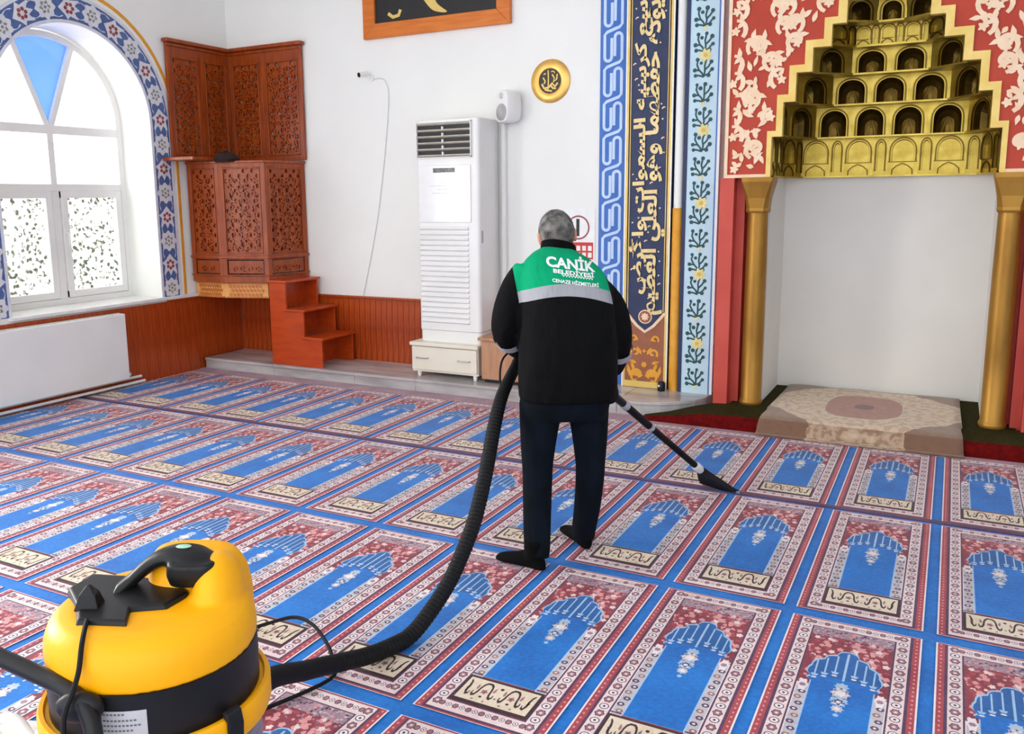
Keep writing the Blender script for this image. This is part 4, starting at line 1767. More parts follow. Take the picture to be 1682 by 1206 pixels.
# dark cloth cap left on the deck
b = MB()
rings = []
for t, r in ((0, .095), (.25, .11), (.5, .10), (.8, .07), (1, .012)):
    rings.append([(-5.96 + r * cos(2 * pi * k / 16) * 1.15, .10 + r * sin(2 * pi * k / 16), ZT_ - .005 + .09 * t + .008 * sin(3 * k)) for k in range(16)])
b.loft(rings)
o = b.build('folded_cloth', mat('dark_cloth', (30, 14, 10), (44, 22, 16), .9), None, smooth=True)
tag(o, 'dark crumpled cloth resting on top of the pulpit front', 'cloth')

# ---------------------------------------------------------------- steps up to the pulpit
st = empty('wooden_steps', (-5.29, .16, ZS))
tag(st, 'orange-brown wooden three-step stair beside the pulpit', 'steps')
b = MB()
side = [(-.295, 0), (.295, 0), (.295, .255), (.095, .255), (.095, .505), (-.105, .505), (-.105, .765), (-.295, .765)]
for nm, y0, y1 in (('side_board', 0, .022), ('side_board', .46, .482)):
    b = MB()
    b.prism(side, y0, y1, 'y')
    b.build(nm, STAIRW, st, bevel=.003)
for x0, x1, z in ((.075, .315, .255), (-.125, .115, .505), (-.300, -.085, .765)):
    b = MB()
    b.box(x0, -.012, z, x1, .494, z + .022)
    b.build('tread', STAIRW, st, bevel=.004)
for x0, z0, z1 in ((.08, 0, .255), (-.12, .277, .505), (-.27, .527, .765)):
    b = MB()
    b.box(x0, .022, z0, x0 + .015, .46, z1)
    b.build('riser', STAIRW, st)

# ================================================================ floor-standing air conditioner on its cabinet
ac = empty('air_conditioner', (-3.745, .33, .405))
tag(ac, 'tall white floor-standing air conditioner on a small cabinet', 'air conditioner')
AW, AD, AH = .60, .35, 1.86
b = MB()
# body with rounded front edges
r = .03
plan = [(-AW / 2, AD)] + [(-AW / 2 + r - r * cos(t), r - r * sin(t)) for t in [pi / 2 * i / 5 for i in range(6)]] + [(AW / 2 - r + r * sin(t), r - r * cos(t)) for t in [pi / 2 * i / 5 for i in range(6)]] + [(AW / 2, AD)]
b.prism(plan, .10, AH)
body = b.build('body', WHITEP, ac, bevel=.006)
b = MB()
b.prism([(x_ * .985, .008 + y_ * .97) for x_, y_ in plan], 0, .098)
b.build('plinth', WHITEP, ac)
# outlet grille
b = MB()
b.box(-.285, -.002, 1.555, .235, .004, 1.835)
b.build('outlet_void', INK, ac)
for k in range(6):
    b = MB()
    z = 1.560 + .051 * k
    b.add([(-.275, -.004, z), (.228, -.004, z), (.228, -.020, z + .010), (-.275, -.020, z + .010), (-.275, -.004, z + .006), (.228, -.004, z + .006), (.228, -.020, z + .016), (-.275, -.020, z + .016)],
          [(0, 1, 2, 3), (4, 5, 6, 7), (0, 1, 5, 4), (3, 2, 6, 7), (0, 3, 7, 4), (1, 2, 6, 5)])
    b.build('louver', mat('beige_louver_plastic', (196, 188, 170), (206, 198, 182), .45), ac)
b = MB()
for xx in (-.284, .230):
    b.box(xx, -.022, 1.55, xx + .006, .0, 1.84)
b.box(-.284, -.022, 1.834, .236, 0, 1.84)
b.box(-.284, -.022, 1.55, .236, 0, 1.556)
b.build('grille_frame', WHITEP, ac)
b = MB()
for k in range(5):
    b.box(-.034, -.026, 1.572 + .051 * k, -.022, -.004, 1.598 + .051 * k)
b.build('louver_link', WHITEP, ac)
# front panel with display and faint print
b = MB()
b.box(-.28, -.010, 1.02, .225, .002, 1.49)
b.build('front_panel', mat('glossy_white_plastic', (238, 238, 236), (242, 242, 240), .12, coat=.5), ac, bevel=.006)
b = MB()
b.box(-.13, -.013, 1.43, .08, -.009, 1.468)
b.build('display', mat('grey_display', (70, 74, 72), (120, 122, 118), .3, scale=40, stretch=(3, 1, .4)), ac)
b = MB()
for k, (w, z) in enumerate(((.08, 1.345), (.26, 1.318), (.12, 1.288), (.22, 1.258), (.07, 1.232))):
    for q in range(int(w / .016)):
        b.box(-.03 - w / 2 + q * .016, -.0108, z, -.03 - w / 2 + q * .016 + .011, -.0098, z + .008)
o = b.build('faint_print', mat('pale_grey_print', (206, 206, 206), (214, 214, 214), .5), ac)
o['kind'] = 'stuff'
# intake slats
for k in range(19):
    z = .165 + .0438 * k
    b = MB()
    b.add([(-.270, -.001, z), (.195, -.001, z), (.195, -.018, z + .012), (-.270, -.018, z + .012), (-.270, -.001, z + .034), (.195, -.001, z + .034)],
          [(0, 1, 2, 3), (3, 2, 5, 4), (0, 3, 4), (1, 5, 2)])
    b.build('intake_slat', WHITEP, ac)
b = MB()
b.box(AW / 2 - .002, .03, .85, AW / 2 + .004, .055, .95)
b.build('latch', GREYP, ac, bevel=.002)
# refrigerant pipe cover running up behind
b = MB()
b.box(-3.405, YB - .05, ZS, -3.370, YB, 2.32)
o = b.build('pipe_cover', WHITEP, None, bevel=.006)
tag(o, 'white vertical pipe cover on the wall behind the air conditioner', 'pipe cover')

cab = empty('low_cabinet', (-3.765, .25, ZS))
tag(cab, 'low cream cabinet with one wide drawer under the air conditioner', 'cabinet')
CREAMW = mat('cream_laminate', (232, 224, 206), (238, 230, 214), .4, scale=3)
b = MB()
b.box(-.325, .02, .04, .325, .43, .270)
b.build('body', CREAMW, cab, bevel=.003)
b = MB()
b.box(-.335, -.012, .270, .335, .44, .300)
b.build('top_board', CREAMW, cab, bevel=.004)
b = MB()
b.box(-.318, 0, .062, .318, .02, .262)
dr = b.build('drawer', CREAMW, cab, bevel=.003)
for xx in (-.21, .20):
    b = MB()
    b.tube([(xx - .055, 0, .165), (xx - .055, -.022, .165), (xx + .055, -.022, .165), (xx + .055, 0, .165)], .005, 8)
    b.build('handle', STEEL, dr, smooth=True)
for xx in (-.26, .29):
    for yy in (.03, .40):
        b = MB()
        b.lathe([(.014, 0), (.018, .02), (.018, .04)], (xx, yy, 0), 10)
        b.build('foot', WHITEP, cab, smooth=True)

bx = empty('tan_box', (-3.10, .24, ZS))
tag(bx, 'tan wood-grain chest standing beside the air conditioner, half hidden by the man', 'chest')
b = MB()
b.box(-.30, .01, .03, .30, .395, .355)
b.build('body', BOXW, bx, bevel=.003)
b = MB()
b.box(-.325, -.012, .355, .325, .40, .380)
b.build('lid', BOXW, bx, bevel=.004)
b = MB()
b.box(-.28, .03, 0, .28, .40, .03)
b.build('plinth', BLACKP, bx)

# ================================================================ things on the back wall
fr = empty('picture_frame', (-4.05, YB, 3.03))
tag(fr, 'wide orange wooden frame holding gold calligraphy on black', 'picture')
FW_, FH = 1.46, 1.02
for nm, pts in (('frame_rail', [(-FW_ / 2, 0), (FW_ / 2, 0), (FW_ / 2 - .125, .125), (-FW_ / 2 + .125, .125)]), ('frame_rail', [(-FW_ / 2, FH), (FW_ / 2, FH), (FW_ / 2 - .125, FH - .125), (-FW_ / 2 + .125, FH - .125)]),
                ('frame_stile', [(-FW_ / 2, 0), (-FW_ / 2 + .125, .125), (-FW_ / 2 + .125, FH - .125), (-FW_ / 2, FH)]), ('frame_stile', [(FW_ / 2, 0), (FW_ / 2 - .125, .125), (FW_ / 2 - .125, FH - .125), (FW_ / 2, FH)])):
    b = MB()
    b.prism(pts, -.045, 0, 'y')
    b.build(nm, FRAMEW, fr, bevel=.006)
b = MB()
b.box(-FW_ / 2 + .12, -.02, .12, FW_ / 2 - .12, -.002, FH - .12)
b.build('black_ground', INK, fr)
b = MB()
PFr = lambda a, c, h: (a, -.02 - h, c)
b.ribbon(catmull([(-.02, .29, 0), (.02, .21, 0), (.08, .165, 0), (.12, .155, 0)], 6) and [(p.x, p.y) for p in catmull([(-.06, .30, 0), (.0, .215, 0), (.07, .175, 0), (.125, .155, 0)], 6)], [.10 - .005 * i for i in range(19)], PFr, .004, 0, 0)
b.build('gold_stroke', GOLDP, fr)
b = MB()
b.ribbon([(-.47, .20), (-.42, .165), (-.36, .175), (-.34, .22)], .03, PFr, .004, 0, 0)
b.build('gold_stroke', GOLDP, fr)
b = MB()
b.ribbon([(-.45, .45), (-.2, .36), (.1, .40), (.3, .62)], [.03, .09, .08, .02], PFr, .004, 0, 0)
b.build('gold_stroke', GOLDP, fr)

med = empty('wall_medallion', (-2.975, YB, 2.55))
tag(med, 'round gold wall medallion with dark lettered centre', 'medallion')
b = MB()
b.lathe([(.17, 0), (.172, -.006), (.165, -.012), (.105, -.022), (.098, -.018)], (0, 0, 0), 48, axis='y', cap=False)
b.build('gold_ring', mat('satin_gold', (222, 172, 84), (234, 190, 106), .35, metal=.6), med, smooth=True)
b = MB()
b.lathe([(.10, 0), (.10, -.014)], (0, 0, 0), 40, axis='y')
b.build('dark_centre', mat('dark_brown_enamel', (46, 30, 14), (58, 40, 20), .4), med)
Pm = lambda a, c, h: (a, -.014 - h, c)
rnd = random.Random(9)
for pth, w in (([(-.015, .085), (-.012, .03), (-.014, -.05), (-.02, -.08)], .010), ([(-.07, -.02), (-.05, -.055), (-.01, -.05), (.02, -.02), (.045, -.045), (.07, -.02)], .016), ([(.02, .05), (.04, .02), (.03, -.01), (.06, .01), (.065, .05)], .012),
               ([(-.06, .03), (-.04, .0), (-.05, -.02)], .012), ([(.0, -.03), (.03, -.06), (.055, -.06)], .016), ([(.01, .07), (.03, .075), (.045, .06)], .009), ([(-.055, .055), (-.035, .06)], .010), ([(-.045, -.065), (-.01, -.075), (.02, -.08)], .014)):
    b = MB()
    b.ribbon(pth, w, Pm, .006, 0, 0)
    b.build('gold_letter', GOLDP, med)

# dome camera with its cable
cc = empty('security_camera', (-4.735, YB, 2.70))
tag(cc, 'small white bullet security camera on the wall left of the frame corner', 'camera')
b = MB()
b.lathe([(.032, 0), (.032, -.012)], (0, 0, 0), 18, axis='y')
b.build('mount', WHITEP, cc, smooth=True)
b = MB()
b.tube([(0, -.01, 0), (-.01, -.045, .01), (-.03, -.06, .03)], .012, 8)
b.build('bracket', WHITEP, cc, smooth=True)
b = MB()
dirv = Vector((-.35, -.85, -.18)).normalized()
p0 = Vector((-.01, -.045, .035))
b.tube([p0, p0 + dirv * .09], .023, 16)
hs = b.build('housing', WHITEP, cc, smooth=True)
b = MB()
b.tube([p0 + dirv * .086, p0 + dirv * .095], .021, 16)
b.build('lens_window', BLACKP, cc, smooth=True)
b = MB()
b.tube(catmull([(-4.71, YB - .012, 2.69), (-4.58, YB - .006, 2.66), (-4.56, YB - .006, 2.4), (-4.70, YB - .006, 1.5), (-4.90, YB - .006, .72)], 8), .005, 6)
o = b.build('camera_cable', mat('pale_cable', (222, 222, 224), (228, 228, 230), .6), None, smooth=True)
tag(o, 'thin pale cable hanging down the wall from the security camera', 'cable')

# wall loudspeaker
spk = empty('wall_speaker', (-3.27, YB, 2.36))
tag(spk, 'white wall loudspeaker with round grey grille above the air conditioner', 'loudspeaker')
rot = Matrix.Rotation(-.45, 3, 'Z')
b = MB()
rings = []
for t, w, h in ((0.0, .078, .118), (.05, .094, .132), (.12, .094, .132), (.145, .084, .122)):
    ring = []
    for k in range(28):
        a = 2 * pi * k / 28
        ca, sa = cos(a), sin(a)
        e = .55
        p = Vector((w * abs(ca) ** e * (1 if ca >= 0 else -1), -.03 - t, h * abs(sa) ** e * (1 if sa >= 0 else -1)))
        ring.append(rot @ p)
    rings.append(ring)
b.loft(rings)
b.build('cabinet', WHITEP, spk, smooth=True)
for nm, zz, r, m in (('woofer_grille', -.045, .068, GREYP), ('tweeter', .085, .026, mat('light_grey_plastic', (200, 200, 200), (212, 212, 212), .5))):
    b = MB()
    rings = []
    for t, rr_ in ((0, r), (.006, r), (.012, r * .8), (.016, r * .3)):
        rings.append([rot @ Vector((rr_ * cos(2 * pi * k / 24), -.172 - t, zz + rr_ * sin(2 * pi * k / 24))) for k in range(24)])
    b.loft(rings)
    b.build(nm, m, spk, smooth=True)
b = MB()
b.box(-.03, -.04, -.03, .03, 0, .03)
b.build('wall_bracket', WHITEP, spk)

# no-phone style notice beside the interlace band
sg_ = empty('notice_sheet', (-2.79, YB, 1.105))
tag(sg_, 'white notice with ringed symbol and red lettered panel behind the man', 'sign')
b = MB()
b.box(-.21, -.006, 0, .21, 0, .42)
b.build('sheet', WHITET, sg_)
Ps = lambda a, c, h: (a, -.006 - h, c)
b = MB()
b.prism([(-.195, .012), (.195, .012), (.195, .15), (-.195, .15)], 0, .0015, P=Ps)
b.build('red_panel', SIGNR, sg_)
b = MB()
b.ribbon(arc(.065, .27, .092, 0, 2 * pi, 36), .013, Ps, .0015)
b.build('ring', mat('wine_print', (150, 60, 70), (160, 70, 80), .5), sg_)
b = MB()
b.prism([(.048, .20), (.075, .20), (.075, .34), (.048, .34)], 0, .0015, P=Ps)
b.build('symbol', INK, sg_)
for z, ch in ((.10, 5), (.045, 7)):
    for k in range(ch):
        b = MB()
        x_ = .17 - .05 * k
        b.prism([(x_ - .018, z - .018), (x_ + .014, z - .018), (x_ + .014, z + .022), (x_ - .018, z + .022)], .0015, .003, P=Ps)
        b.build('letter_block', WHITET, sg_)

# ================================================================ the man with the vacuum wand
RZ = 0.4988


def remeshed(mb, voxel, smooth_it=6, name='tmp', fac=.5):
    me = mb.mesh(name, [])
    o = bpy.data.objects.new(name, me)
    COL.objects.link(o)
    m = o.modifiers.new('r', 'REMESH')
    m.mode = 'VOXEL'
    m.voxel_size = voxel
    if smooth_it:
        s_ = o.modifiers.new('s', 'SMOOTH')
        s_.iterations = smooth_it
        s_.factor = fac
    dg = bpy.context.evaluated_depsgraph_get()
    dg.update()
    out = bpy.data.meshes.new_from_object(o.evaluated_get(dg))
    bpy.data.objects.remove(o)
    out.polygons.foreach_set('use_smooth', [True] * len(out.polygons))
    return out


man = empty('person', (-1.50, -2.55, 0), RZ)
tag(man, 'man in black jacket with green yoke and dark jeans, bending over a vacuum wand', 'person')


def sup_ring(cx_, cy_, cz_, hw, hd, n=28, e=.8, tilt=0.0, lean=0.0):
    ring = []
    for k in range(n):
        a = 2 * pi * k / n
        ca, sa = cos(a), sin(a)
        x_ = hw * abs(ca) ** e * (1 if ca >= 0 else -1)
        y_ = hd * abs(sa) ** e * (1 if sa >= 0 else -1)
        ring.append((cx_ + x_, cy_ + y_, cz_ - tilt * x_ + lean * y_))
    return ring


# --- jacket
jb = MB()
rings = [sup_ring(.030, .030, .745, .216, .150, tilt=-.01), sup_ring(.030, .030, .80, .220, .158), sup_ring(.030, .025, .90, .220, .160), sup_ring(.030, .025, 1.00, .216, .158),
         sup_ring(.030, .035, 1.08, .210, .152, tilt=.03), sup_ring(.030, .055, 1.15, .206, .145, tilt=.06, lean=-.1), sup_ring(.028, .080, 1.21, .205, .138, tilt=.09, lean=-.2),
         sup_ring(.024, .110, 1.270, .200, .125, tilt=.13, lean=-.25), sup_ring(.020, .140, 1.325, .174, .112, tilt=.15, lean=-.25), sup_ring(.012, .170, 1.365, .128, .096, tilt=.14, lean=-.25),
         sup_ring(.003, .195, 1.390, .082, .080, tilt=.12, lean=-.25), sup_ring(.002, .21, 1.40, .06, .066, tilt=.1, lean=-.2)]
jb.loft(rings)
arm_l = [(-.135, .13, 1.295), (-.185, .11, 1.235), (-.225, .08, 1.15), (-.243, .06, 1.065), (-.225, .11, 1.01), (-.195, .19, .965), (-.165, .255, .93)]
arm_r = [(.175, .13, 1.205), (.225, .11, 1.15), (.252, .09, 1.08), (.262, .08, 1.01), (.268, .13, .945), (.268, .19, .885), (.264, .245, .835)]
jb.tube(catmull(arm_l, 4), [.078 - .001 * i for i in range(25)], 14)
jb.tube(catmull(arm_r, 4), [.074 - .001 * i for i in range(25)], 14)
# hem fold sticking out on the right
jb.ell((.215, .06, .765), (.048, .11, .055), 14, 8)
jmesh = remeshed(jb, .010, 7)


def jacket_mat():
    m = bpy.data.materials.new('black_and_green_jacket_cloth')
    m.use_nodes = True
    nt = m.node_tree
    bs = nt.nodes['Principled BSDF']
    bs.inputs['Roughness'].default_value = .8
    bs.inputs['Specular IOR Level'].default_value = .12
    tc = nt.nodes.new('ShaderNodeTexCoord')
    sp = nt.nodes.new('ShaderNodeSeparateXYZ')
    nt.links.new(tc.outputs['Object'], sp.inputs[0])
    X_, Y_, Z_ = sp.outputs

    def M(op, a, c=None, d=None):
        n = nt.nodes.new('ShaderNodeMath')
        n.operation = op
        for i, q in enumerate((a, c, d)):
            if q is None:
                continue
            if isinstance(q, (int, float)):
                n.inputs[i].default_value = q
            else:
                nt.links.new(q, n.inputs[i])
        return n.outputs[0]

    def mix(fac, c1, c2):
        n = nt.nodes.new('ShaderNodeMix')
        n.data_type = 'RGBA'
        nt.links.new(fac, n.inputs[0])
        for i, q in ((6, c1), (7, c2)):
            if isinstance(q, tuple):
                n.inputs[i].default_value = (*lin(q), 1)
            else:
                nt.links.new(q, n.inputs[i])
        return n.outputs[2]
    no = nt.nodes.new('ShaderNodeTexNoise')
    no.inputs['Scale'].default_value = 14
    nt.links.new(tc.outputs['Object'], no.inputs['Vector'])
    xx = M('ADD', X_, -.01)
    top = M('SUBTRACT', 1.262, M('MULTIPLY', M('MULTIPLY', xx, xx), 1.0))
    above = M('GREATER_THAN', Z_, top)
    band = M('MULTIPLY', M('GREATER_THAN', Z_, M('SUBTRACT', top, .050)), M('LESS_THAN', Z_, top))
    # sleeve seams
    sl = M('GREATER_THAN', X_, M('ADD', -.215, M('MULTIPLY', M('SUBTRACT', 1.36, Z_), .17)))
    sr = M('LESS_THAN', X_, M('ADD', .205, M('MULTIPLY', M('SUBTRACT', 1.26, Z_), .20)))
    mid = M('MULTIPLY', sl, sr)
    c = mix(M('MULTIPLY', band, mid), mix(no.outputs['Fac'], (4, 4, 5), (9, 9, 10)), (160, 160, 164))
    c = mix(M('MULTIPLY', above, mid), c, mix(no.outputs['Fac'], (0, 146, 98), (4, 160, 110)))
    nt.links.new(c, bs.inputs['Base Color'])
    n2 = nt.nodes.new('ShaderNodeTexNoise')
    n2.inputs['Scale'].default_value = 9
    n2.inputs['Detail'].default_value = 3
    mp = nt.nodes.new('ShaderNodeMapping')
    mp.inputs['Scale'].default_value = (1.6, 1, .7)
    nt.links.new(tc.outputs['Object'], mp.inputs[0])
    nt.links.new(mp.outputs[0], n2.inputs['Vector'])
    bp_ = nt.nodes.new('ShaderNodeBump')
    bp_.inputs['Strength'].default_value = .5
    bp_.inputs['Distance'].default_value = .03
    nt.links.new(n2.outputs['Fac'], bp_.inputs['Height'])
    nt.links.new(bp_.outputs[0], bs.inputs['Normal'])
    return m


jacket = mesh_obj('jacket', jmesh, jacket_mat(), man)
bvh = BVHTree.FromPolygons([v.co[:] for v in jmesh.vertices], [p.vertices[:] for p in jmesh.polygons])
BLACKC = mat('black_cloth', (4, 4, 5), (9, 9, 10), .9, scale=20, spec=.12)
# stand-up collar
b = MB()
cr = []
for z, r1, r2, dy in ((1.355, .088, .082, -.010), (1.39, .082, .080, .0), (1.415, .078, .078, .012), (1.413, .068, .068, .012), (1.36, .07, .07, 0)):
    cr.append(sup_ring(.004, .195 + dy, z, r1, r2, 24, .95, .16, -.35))
b.loft(cr, cap=False)
o = b.build('collar', BLACKC, jacket, smooth=True)
# reflective strips on the sleeves
b = MB()
b.tube([(-.229, .095, 1.025), (-.216, .135, .999)], .072, 20, cap=False)
b.build('reflective_strip', mat('reflective_grey_tape', (162, 162, 166), (172, 172, 176), .5), jacket, smooth=True)
b = MB()
b.tube([(.268, .125, .955), (.272, .155, .925)], .067, 20, cap=False)
b.build('reflective_strip', MATS['reflective_grey_tape'], jacket, smooth=True)


def print_on_back(body, x0, x1, z0, z1, slope, bold=.0, name='print'):
    """lettering laid onto the curved back of the jacket"""
    me = text_mesh(body, 1.0, 0, bold, 3)
    import bmesh
    bm = bmesh.new()
    bm.from_mesh(me)
    bmesh.ops.triangulate(bm, faces=bm.faces)
    bmesh.ops.subdivide_edges(bm, edges=[e for e in bm.edges if e.calc_length() > .25], cuts=2)
    bm.to_mesh(me)
    bm.free()
    a0, a1, c0, c1 = bounds(me)
    for v in me.vertices:
        u, w = (v.co.x - a0) / (a1 - a0), (v.co.y - c0) / (c1 - c0)
        X_ = x0 + (x1 - x0) * u
        Z_ = z0 + (z1 - z0) * w + slope * u * (x1 - x0)
        hit = bvh.ray_cast(Vector((X_, -1, Z_)), Vector((0, 1, 0)))
        y_ = hit[0].y if hit[0] is not None else bvh.find_nearest(Vector((X_, .1, Z_)))[0].y
        v.co = (X_, y_ - .003, Z_)
    o = mesh_obj(name, me, WHITET, jacket)
    return o


print_on_back('CANİK', -.066, .150, 1.335, 1.392, -.14, .038, 'lettering')
print_on_back('BELEDİYESİ', -.038, .140, 1.309, 1.331, -.14, .035, 'lettering')
print_on_back('CENAZE HİZMETLERİ', -.044, .158, 1.272, 1.291, -.14, .03, 'lettering')
b = MB()
for k in range(22):
    u = k / 21
    X_, Z_ = .0 + .13 * u, 1.299 - .018 * u + .002 * (-1) ** k
    hit = bvh.ray_cast(Vector((X_, -1, Z_)), Vector((0, 1, 0)))[0]
    if hit:
        b.box(X_ - .002, hit.y - .004, Z_ - .004, X_ + .002, hit.y - .002, Z_ + .003)
o = b.build('fine_print', WHITET, jacket)
o['kind'] = 'stuff'

# --- trousers
tb = MB()
tb.loft([sup_ring(.018, .035, .66, .185, .120), sup_ring(.018, .03, .72, .200, .135), sup_ring(.020, .03, .80, .200, .135), sup_ring(.02, .03, .86, .19, .13)])
leg_l = [(-.088, .02, .72), (-.097, .01, .62), (-.104, .005, .50), (-.106, .0, .375), (-.110, -.035, .22), (-.113, -.075, .10), (-.115, -.09, .045)]
leg_r = [(.122, .04, .72), (.130, .04, .62), (.136, .045, .50), (.137, .05, .375), (.131, .09, .22), (.124, .14, .10), (.122, .155, .04)]
tb.tube(catmull(leg_l, 4), [.100 - .0010 * i - .020 * min(1, i / 10) for i in range(25)], 16)
tb.tube(catmull(leg_r, 4), [.098 - .0010 * i - .020 * min(1, i / 10) for i in range(25)], 16)
tmesh = remeshed(tb, .009, 5)
JEANS = mat('dark_navy_denim', (2, 8, 14), (7, 16, 28), .9, scale=16, detail=5, stretch=(1, 1, .4), bump=.35, bscale=14, spec=.15)
mesh_obj('trousers', tmesh, JEANS, man)

# --- socks
for heel, toe in (((-.105, -.118), (-.262, -.005)), ((.128, .118), (.052, .350))):
    b = MB()
    hx_, hy_ = heel
    dx, dy = toe[0] - hx_, toe[1] - hy_
    L = sqrt(dx * dx + dy * dy)
    ux, uy = dx / L, dy / L
    L = max(L, .225)
    rings = []
    for t, w, h in ((-.12, .012, .02), (-.06, .030, .055), (.08, .038, .085), (.25, .038, .090), (.45, .040, .066), (.65, .045, .050), (.82, .044, .040), (.95, .034, .030), (1.02, .012, .016)):
        cx_, cy_ = hx_ + ux * L * t, hy_ + uy * L * t
        rings.append([(cx_ - uy * w * cos(a), cy_ + ux * w * cos(a), max(.003, h * .5 + h * .5 * sin(a))) for a in [2 * pi * k / 16 for k in range(16)]])
    b.loft(rings)
    b.tube([(hx_ + ux * .035, hy_ + uy * .035, .05), (hx_ + ux * .03, hy_ + uy * .03, .13)], .042, 14)
    me = remeshed(b, .006, 4)
    mesh_obj('sock', me, BLACKC, man)

# --- body: head, neck, trunk, arms, hands, legs as one surface under the clothes
sb = MB()
hc = Vector((.003, .262, 1.452))
hrot = Matrix.Rotation(-.42, 3, 'X') @ Matrix.Rotation(-.12, 3, 'Y')


def hp(x_, y_, z_):
    return hc + hrot @ Vector((x_, y_, z_))


def hell(c, r):
    sb.ell(hp(*c), r, 18, 12, rot=hrot)


hell((0, -.008, .022), (.076, .093, .090))
hell((0, .022, -.035), (.060, .068, .072))
hell((0, .060, -.082), (.028, .024, .022))
hell((0, .094, -.020), (.011, .016, .020))
hell((0, .086, .004), (.009, .010, .025))
hell((0, .078, -.056), (.022, .012, .007))
for sg in (-1, 1):
    hell((sg * .079, -.004, -.008), (.010, .020, .032))
    hell((sg * .086, -.014, .002), (.005, .016, .024))
    hell((sg * .045, .066, -.030), (.020, .016, .018))
    hell((sg * .032, .083, .018), (.020, .008, .008))
sb.tube([hp(0, -.02, -.06), (.002, .20, 1.36), (.005, .16, 1.29)], [.056, .056, .07], 16)
sb.loft([sup_ring(.02, .03, .78, .15, .10), sup_ring(.025, .03, .95, .15, .10), sup_ring(.028, .05, 1.12, .15, .10), sup_ring(.022, .10, 1.24, .15, .09, tilt=.18), sup_ring(.01, .15, 1.32, .09, .07, tilt=.2)])
sb.tube(catmull(arm_l[:6] + [(-.150, .285, .912)], 4), [.048 - .0009 * i for i in range(25)], 12)
sb.tube(catmull(arm_r[:6] + [(.261, .270, .812)], 4), [.047 - .0009 * i for i in range(25)], 12)
sb.tube([(-.08, .03, .80), (-.105, .0, .375), (-.112, -.09, .05)], [.07, .045, .03], 12)
sb.tube([(.115, .04, .80), (.137, .05, .375), (.123, .155, .05)], [.07, .045, .03], 12)

# wand axis (upper end to the joint of the nozzle), in the man's frame
WA, WB = Vector((.336, .42, .631)), Vector((.868, .915, .118))
wd = (WB - WA).normalized()
WTOP = WA - wd * .26


def grip(c, ax, wrist, rad, sgn):
    """five fingers closing round a rod through c along ax; palm towards the wrist"""
    ax = ax.normalized()
    w = Vector(wrist) - c
    w = (w - ax * w.dot(ax)).normalized()
    t = ax.cross(w)
    pc = c + w * (rad + .012)
    sb.ell(pc + w * .006, (.040, .040, .040), 12, 8)
    sb.tube([Vector(wrist), pc + w * .02, pc + ax * .0 + w * .004], [.026, .033, .034], 12)
    for k in range(4):
        off = ax * (sgn * (k - 1.5) * .0215)
        ln = (2.5, 2.9, 2.75, 2.2)[k]
        pts = []
        for j in range(7):
            a = .2 + ln * j / 6
            pts.append(c + off + (w * cos(a) + t * sin(a)) * (rad + .0095))
        sb.tube([pc + off * .9] + pts, [.012] + [.0098 - .0004 * j for j in range(7)], 9)
    pts = []
    for j in range(5):
        a = -.25 - 1.9 * j / 4
        pts.append(c - ax * (sgn * .044) + ax * (sgn * .012 * j / 4) + (w * cos(a) + t * sin(a)) * (rad + .011))
    sb.tube([pc - ax * sgn * .02] + pts, [.014, .012, .0115, .011, .010, .009], 9)


GR = WA - wd * .185
grip(GR, wd, (.262, .268, .815), .021, 1)
HL = Vector((-.085, .335, .872))
grip(HL, Vector((1, .06, .0)), (-.150, .283, .915), .033, 1)
SKIN = mat('skin', (186, 118, 92), (204, 138, 110), .55, scale=9)
bmesh_ = remeshed(sb, .0065, 3)
body = mesh_obj('body', bmesh_, SKIN, man)
# eyes
for sg in (-1, 1):
    b = MB()
    b.ell(hp(sg * .031, .076, .006), (.011, .009, .009), 12, 8)
    e_ = b.build('eye', mat('eye_white', (226, 222, 216), (236, 232, 228), .3), body, smooth=True)
    b = MB()
    b.ell(hp(sg * .031, .083, .006), (.005, .004, .005), 10, 6)
    b.build('iris', mat('brown_iris', (50, 30, 18), (64, 40, 24), .3), e_, smooth=True)
# hair
b = MB()
rings = []
rnd = random.Random(3)
nn, mmx = 40, 26
for j in range(mmx + 1):
    t = -pi / 2 + pi * (j + .001) / (mmx + .002)
    ring = []
    for k in range(nn):
        a = 2 * pi * k / nn
        d = Vector((cos(t) * cos(a), cos(t) * sin(a), sin(t)))
        # short hair on back, sides and crown; none on the face
        face = d.y * .95 - d.z * .35
        low = -d.z - .62 - .25 * max(0, -d.y)
        f = 1.0
        k1 = max(0, min(1, (face - .52) / .16))
        k2 = max(0, min(1, (low) / .16))
        f = 1.065 - .16 * max(k1, k2) + rnd.uniform(-.010, .010)
        p = Vector((d.x * .078 * f, -.006 + d.y * .095 * f, .018 + d.z * .098 * f))
        ring.append(hp(*p))
    rings.append(ring)
b.loft(rings)
HAIR = mat('short_grey_hair', (52, 50, 48), (138, 134, 128), .8, scale=26, detail=6, bump=.8, bscale=160, lo=.34, hi=.68)
b.build('hair', HAIR, body, smooth=True)

# ---------------------------------------------------------------- wand with nozzle (in the hands)
wand = empty('vacuum_wand', (-1.50, -2.55, 0), RZ)
tag(wand, 'black vacuum wand with flared nozzle reaching right across the carpet', 'vacuum wand')
Lw = (WB - WTOP).length


def wpt(s_):
    return WTOP + wd * s_


